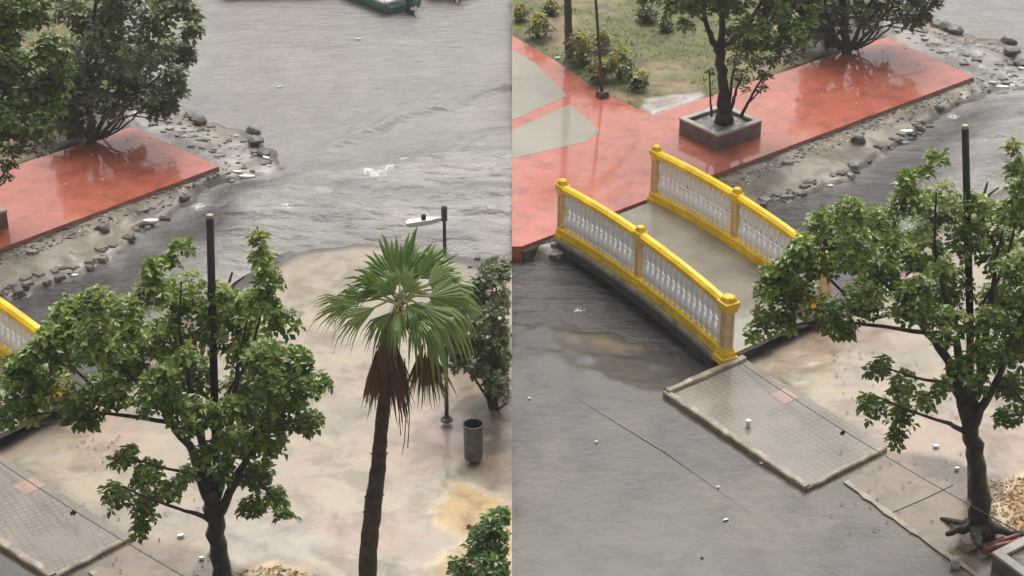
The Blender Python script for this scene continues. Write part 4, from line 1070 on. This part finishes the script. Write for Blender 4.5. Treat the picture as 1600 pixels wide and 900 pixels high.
for fr, w in ((R, 'right picture'), (L, 'left picture')):
    flat_thing(fr, 1416, 207, .34, .12, .05, .15, -.34, 'long white foam piece stranded where the bank meets the water, '+w, 'foam', 'foam_piece', 'litter', 'white litter on the muddy bank', .1)
    flat_thing(fr, 1566, 137, .32, .10, .04, .1, -.40, 'white foam board near the tip of the stony spit, '+w, 'foam', 'foam_piece', 'litter', 'white litter on the muddy bank', .1)
    flat_thing(fr, 1551, 130, .22, .07, .04, 0, -.40, 'smaller white foam strip just behind the foam board on the spit, '+w, 'foam', 'foam_piece', 'litter', 'white litter on the muddy bank', .1)
    flat_thing(fr, 1596, 108, .16, .08, .04, -.4, -.42, 'white scrap against the dark rock at the spit tip, '+w, 'foam', 'foam_piece', 'litter', 'white litter on the muddy bank', .1)
    flat_thing(fr, 1230, 256, .24, .10, .06, .1, -.28, 'pale stone slab lying on the mud of the bank, '+w, 'rock_pale', 'stone_slab', 'stone', None, .1)
    flat_thing(fr, 1297, 292, .14, .07, .04, .2, -.46, 'small white scrap floating in the channel near the bank, '+w, 'foam', 'foam_piece', 'litter', 'white litter on the muddy bank', .1)
    flat_thing(fr, 1445, 62, .2, .14, .05, .2, -.40, 'flat pale stone awash behind the plaza corner, '+w, 'rock_pale', 'stone_slab', 'stone', None, .1)
    rock(fr, 1342, 222, 30, -.26, 'square dark concrete block sunk in the bank, '+w, 'rock', .6, 'concrete_block', 'rubble', 'lumps of rubble on the bank', 3, .7)
    rock(fr, 1468, 172, 24, -.4, 'broad dark lump of rubble at the scarp near the spit, '+w, 'rock', .5, 'rubble_lump', 'rubble', 'lumps of rubble on the bank', 4, .6)
    rock(fr, 1405, 190, 26, -.30, 'brown rubble lump on the middle of the bank, '+w, 'rock', .4, 'rubble_lump', 'rubble', 'lumps of rubble on the bank', 5, .6)
    rn = random.Random(8)
    if True:
        for (x, y) in [(1355,130),(1348,83),(1323,102),(1320,141),(1340,141),(1283,148),(1338,162),(1446,106),(1434,100),(1414,75),(1380,79),(1368,97)]:  # pale flat flakes added in place of raindrop splashes
            a = flat_thing(fr, x, y, rn.uniform(.05,.08), .04, .012, rn.random()*3, .002, 'tiny pale flake standing for a rain splash on the plaza in the '+w, 'scrap', 'scrap', 'litter', 'pale flakes standing for rain splashes on the red plaza, '+w)
    flat_thing(fr, 1462, 698, .11, .07, .03, .3, -.045, 'white crushed cup on the footway left of the tree trunk, '+w, 'foam', 'crushed_cup', 'litter')
    flat_thing(fr, 1495, 733, .08, .05, .03, .3, -.045, 'small white scrap touching the tree trunk, '+w, 'foam', 'scrap', 'litter')
    # twigs standing in the shallows
    def twig(pts, r, label):
        mb = MB(); mb.tube([Vector(p) for p in pts], [r, r*.8, r*.35][:len(pts)], 6)
        o = mb.build('dead_branch', M['wood']); tag(o, label, 'branch', 'dead branches at the shallows'); return mb
    b = Vector(fr.g(1534, 316, WZ)); Y = b.y
    mb = MB(); mb.tube([b, Vector(fr.p(1543, 285, Y))], [.035, .018], 6); mb.tube([b, Vector(fr.p(1548, 302, Y)), Vector(fr.p(1561, 293, Y))], [.035, .025, .015], 6)
    tag(mb.build('dead_branch', M['wood']), 'dark V-shaped dead branch sticking up behind the black pole, '+w, 'branch', 'dead branches at the shallows')
    twig([fr.g(1529,256,WZ+.02), fr.g(1550,266,WZ+.04), fr.g(1570,277,WZ+.03)], .022, 'thin dark stick lying in the shallows behind the black pole, '+w)
    twig([fr.g(1536,181,WZ+.01), fr.g(1555,180,WZ+.03), fr.g(1572,184,WZ+.01)], .03, 'short dark log floating in the channel below the spit, '+w)

# left-only floating scraps, ground scraps
for (x, y, s, l) in [(560,62,.14,'larger white scrap floating on the lagoon below the green boat'),(437,137,.12,'white scrap floating on the lagoon, leftmost of the open water'),(510,65,.07,'tiny white scrap floating left of the larger one')]:
    flat_thing(LL, x, y, s, s*.5, .03, .1, WZ+.015, l, 'foam', 'floating_scrap', 'litter', 'white scraps floating on the lagoon')
flat_thing(LL, 495, 371, .16, .08, .05, 0, -.4, 'dark clod at the water line above the sand bar', 'rock', 'dark_clod', 'stone')
rn = random.Random(77)
for (x, y, w) in [(745,405,14),(757,412,16),(772,405,20),(785,398,22),(794,410,16),(735,418,12)]:
    rock(LL, x, y, w, -.38, 'dark rubble lump on the shore right of the fan palm', 'rock', .5, 'rubble_lump', 'rubble', 'dark rubble lumps on the shore right of the palm', 9, .8)
# right-only
flat_thing(R, 1134, 812, .10, .045, .01, .5, -.045, 'pale pink leaf lying on the wet street', 'scrap', 'fallen_leaf', 'litter')
flat_thing(R, 1097, 870, .05, .04, .01, .5, -.045, 'small dark stone on the street near the bottom edge', 'rock', 'pebble', 'stone')
flat_thing(R, 932, 690, .05, .03, .01, .5, -.045, 'tiny pale scrap alone on the street left of the seam', 'foam', 'scrap', 'litter')
flat_thing(R, 827, 622, .05, .03, .01, .5, -.045, 'tiny pale scrap on the street nearest the middle divide', 'foam', 'scrap', 'litter')
flat_thing(R, 1122, 761, .05, .03, .01, .5, -.045, 'tiny pale scrap beside the street seam', 'foam', 'scrap', 'litter')
flat_thing(R, 1190, 724, .07, .03, .01, -.5, -.045, 'white scrap lying against the outside of the kerb', 'foam', 'scrap', 'litter')
c = Vector(R.g(1169, 667, -.01)); t = empty('paper_cup', c); tag(t, 'small white paper cup standing on the tiled pavement', 'cup')
mb = MB(); mb.lathe(c, [(.03,0),(.04,.10)], 16, True); mb.build('body', M['foam'], t, smooth=False)
mb = MB(); mb.lathe(c+Vector((0,0,.098)), [(.044,0),(.044,.012),(.034,.02)], 16); mb.build('lid', M['boat_white'], t)
for (x, y, l) in [(872,92,'white scrap on the grass edge left of the thin post')]:
    flat_thing(R, x, y, .13, .08, .04, 0, .01, l, 'foam', 'scrap', 'litter')
rock(R, 1493, 884, 30, -.05, 'pale wedge-shaped stone at the bottom edge left of the corner planter', 'rock_pale', .7, 'loose_stone', 'stone', seed=2, elong=.8)
rock(R, 1516, 856, 40, -.05, 'rounded pale boulder between tree roots and corner planter', 'rock_pale', .95, 'loose_stone', 'stone', seed=14)
mb = MB(); a = Vector(R.g(1536, 862, .03)); b = Vector(R.g(1600, 846, .03)); mb.tube([a, a.lerp(b, .4)+Vector((0,0,.03)), b+Vector((.3,.1,.02))], [.05,.045,.04], 8)
mb.tube([a+Vector((.1,.12,.01)), b+Vector((.2,.25,.03))], [.035,.03], 7)
tag(mb.build('fallen_branch', M['red_wood'], smooth=True), 'reddish wet branch lying behind the corner planter', 'branch')
square_planter(R, ((1628,826),(1552,864),(1640,930)), .22, 'low pale concrete planter corner at the bottom right', .17, .11)
# dry leaf litter under the main tree: uncountable
lf = MB(); rn = random.Random(15)
M['dry'] = leaf_mat('dry_leaf', [(.10,.07,.03), (.28,.20,.09), (.55,.46,.30)], .5, .1)
for fr in (R, L):
    pol = [fr.g(a, b) for a, b in Z['leaves']]; xs_ = [p[0] for p in pol]; ys_ = [p[1] for p in pol]
    n = 1500; X = np.array([rn.uniform(min(xs_), max(xs_)) for _ in range(n)]); Y = np.array([rn.uniform(min(ys_), max(ys_)) for _ in range(n)])
    ok = (sd_poly(X, Y, pol) < .05)
    z = landz(fr, X[ok], Y[ok])
    for x, y, zz in zip(X[ok], Y[ok], z):
        a = rn.random()*6.28; leaf(lf, Vector((x, y, zz+.012)), Vector((math.cos(a), math.sin(a), .15)), Vector((rn.uniform(-.3,.3), rn.uniform(-.3,.3), 1)), rn.uniform(.04,.09), .035, rn.random())
    for (x, y) in [(rn.uniform(1300, 1520), rn.uniform(560, 830)) for _ in range(60)]+[(rn.uniform(1290,1370), rn.uniform(535,560)) for _ in range(14)]:
        p = Vector(fr.g(x, y)); zz = float(landz(fr, p.x, p.y)[0])
        a = rn.random()*6.28; leaf(lf, Vector((p.x, p.y, zz+.02)), Vector((math.cos(a), math.sin(a), .1)), Vector((0,0,1)), rn.uniform(.04,.08), .03, rn.random()*.4)
tag(lf.build('leaf_litter', M['dry']), 'dry fallen leaves scattered round the tree foot', 'leaf litter', kind='stuff')
# bank debris: uncountable
db = MB(); rn = random.Random(91); 
for fr in (R, L):
    for _ in range(480):
        u = rn.random(); x = 1110+u*430; y = 277-(x-1100)*.372+rn.uniform(6, 42)*(1-.3*u)
        p = Vector(fr.g(x, y, -.2)); zz = float(landz(fr, p.x, p.y)[0])
        if zz < WZ+.01: continue
        s = rn.uniform(.01, .04); db.box((p.x, p.y, zz+s*.15), (s*2.4, s*1.3, s*.6), rn.random()*3, .7); db.r += [min(1, rn.random()**1.5)]*6
for fr in (R, L):
    sp_ = [fr.g(a, b, -.2) for a, b in Z['spit']]; n = 420
    X = np.array([rn.uniform(min(p[0] for p in sp_), max(p[0] for p in sp_)) for _ in range(n)]); Y = np.array([rn.uniform(min(p[1] for p in sp_), max(p[1] for p in sp_)) for _ in range(n)])
    ok = sd_poly(X, Y, sp_) < -.02; zz = landz(fr, X, Y); ok &= zz > WZ+.0
    for x, y, q in zip(X[ok], Y[ok], zz[ok]):
        s = rn.uniform(.012, .055)*(1 if rn.random() < .85 else 1.7); db.box((x, y, q+s*.1), (s*2.6, s*1.5, s*.5), rn.uniform(-.5, .5), .7); db.r += [min(1, rn.random()**1.8)]*6
    for _ in range(110):                       # broken concrete along the scarp
        u = rn.random(); k = len(far_shore)-12+int(u*8)
        a, b = far_shore[min(k, len(far_shore)-2)], far_shore[min(k+1, len(far_shore)-1)]; v = rn.random()
        p = Vector(fr.g(a[0]+(b[0]-a[0])*v+rn.uniform(-4, 4), a[1]+(b[1]-a[1])*v-rn.uniform(-2, 12), WZ)); q = max(WZ, float(landz(fr, p.x, p.y)[0]))
        s = rn.uniform(.03, .10); db.box((p.x, p.y, q+s*.1), (s*2.4, s*1.6, s*.7), rn.random()*3, .8); db.r += [min(.75, rn.random()*.7)]*6
tag(db.build('bank_debris', leaf_mat('bank_rubbish', [(.06,.05,.045), (.16,.14,.12), (.30,.26,.21), (.75,.70,.66)], .6, 0)), 'small stones and rubbish scattered on the muddy bank', 'debris', kind='stuff')

# cable from the railing post to beyond the right border
for fr, lab in ((R, 'thin dark cable running from the footbridge post across the tiled pavement and past the trunk'), (L, 'thin dark cable crossing the pavement at the lower left border')):
    a = Vector(fr.g(1150, 562, .03)); b = Vector(fr.p(1720, 899, float(fr.g(1720, 899)[1])-1.2))
    mid = []
    for i in range(21):
        s = i/20; q = a.lerp(b, s); mid.append(q-Vector((0,0,.12*4*s*(1-s))))
    t = empty('cable', a); tag(t, lab, 'cable'); mb = MB(); mb.tube(mid, .007, 5); mb.build('wire', M['cable'], t)
    mb = MB(); q = min(mid, key=lambda v: abs(v.x-float(fr.p(1305, 655, v.y)[0]))); rn = random.Random(2)
    for _ in range(6): leaf(mb, q, Vector((rn.uniform(-.5,.5), rn.uniform(-.5,.5), -1)), Vector((0,-1,0)), .09, .05, None)
    mb.r = []; mb.build('snagged_leaf', M['wood'], t)

# ------------------------------------------------------------------ light: rainy overcast day
w = bpy.data.worlds.new('World'); scene.world = w; w.use_nodes = True
nt = w.node_tree; bg = nt.nodes['Background']
sky = nt.nodes.new('ShaderNodeTexSky'); sky.sky_type = 'NISHITA'; sky.sun_disc = False
SE, SR = math.radians(62), math.radians(8)
sky.sun_elevation = SE; sky.sun_rotation = SR; sky.air_density = 1.0; sky.dust_density = 10.0; sky.ozone_density = 1.0
hs = nt.nodes.new('ShaderNodeHueSaturation'); hs.inputs['Saturation'].default_value = .12
lk(nt, sky.outputs[0], hs.inputs['Color']); lk(nt, hs.outputs[0], bg.inputs['Color']); bg.inputs['Strength'].default_value = .125
sun = bpy.data.lights.new('sun', 'SUN'); sun.energy = 1.5; sun.angle = math.radians(60); sun.color = (1, .97, .92)
so = bpy.data.objects.new('sun', sun); C.objects.link(so)
dirv = Vector((math.sin(SR)*math.cos(SE), math.cos(SR)*math.cos(SE), math.sin(SE)))
so.rotation_euler = dirv.to_track_quat('Z', 'Y').to_euler()
vs_ = scene.view_settings; vs_.view_transform = 'Standard'; vs_.look = 'None'; vs_.gamma = 1; vs_.exposure = 0.0; vs_.use_curve_mapping = False
scene.render.engine = 'CYCLES'

hz = MB(); hz.box((0, 0, 6.2), (1560, 1560, 18.4))
m = bpy.data.materials.new('rain_haze'); m.use_nodes = True; n_ = m.node_tree; n_.nodes.remove(n_.nodes['Principled BSDF'])
pv = n_.nodes.new('ShaderNodeVolumePrincipled'); pv.inputs['Color'].default_value = (.93, .93, .94, 1); pv.inputs['Density'].default_value = .0012
n_.links.new(pv.outputs[0], n_.nodes['Material Output'].inputs['Volume'])
tag(hz.build('haze', m), 'thin pale rain haze over the whole waterfront', 'haze', kind='stuff')
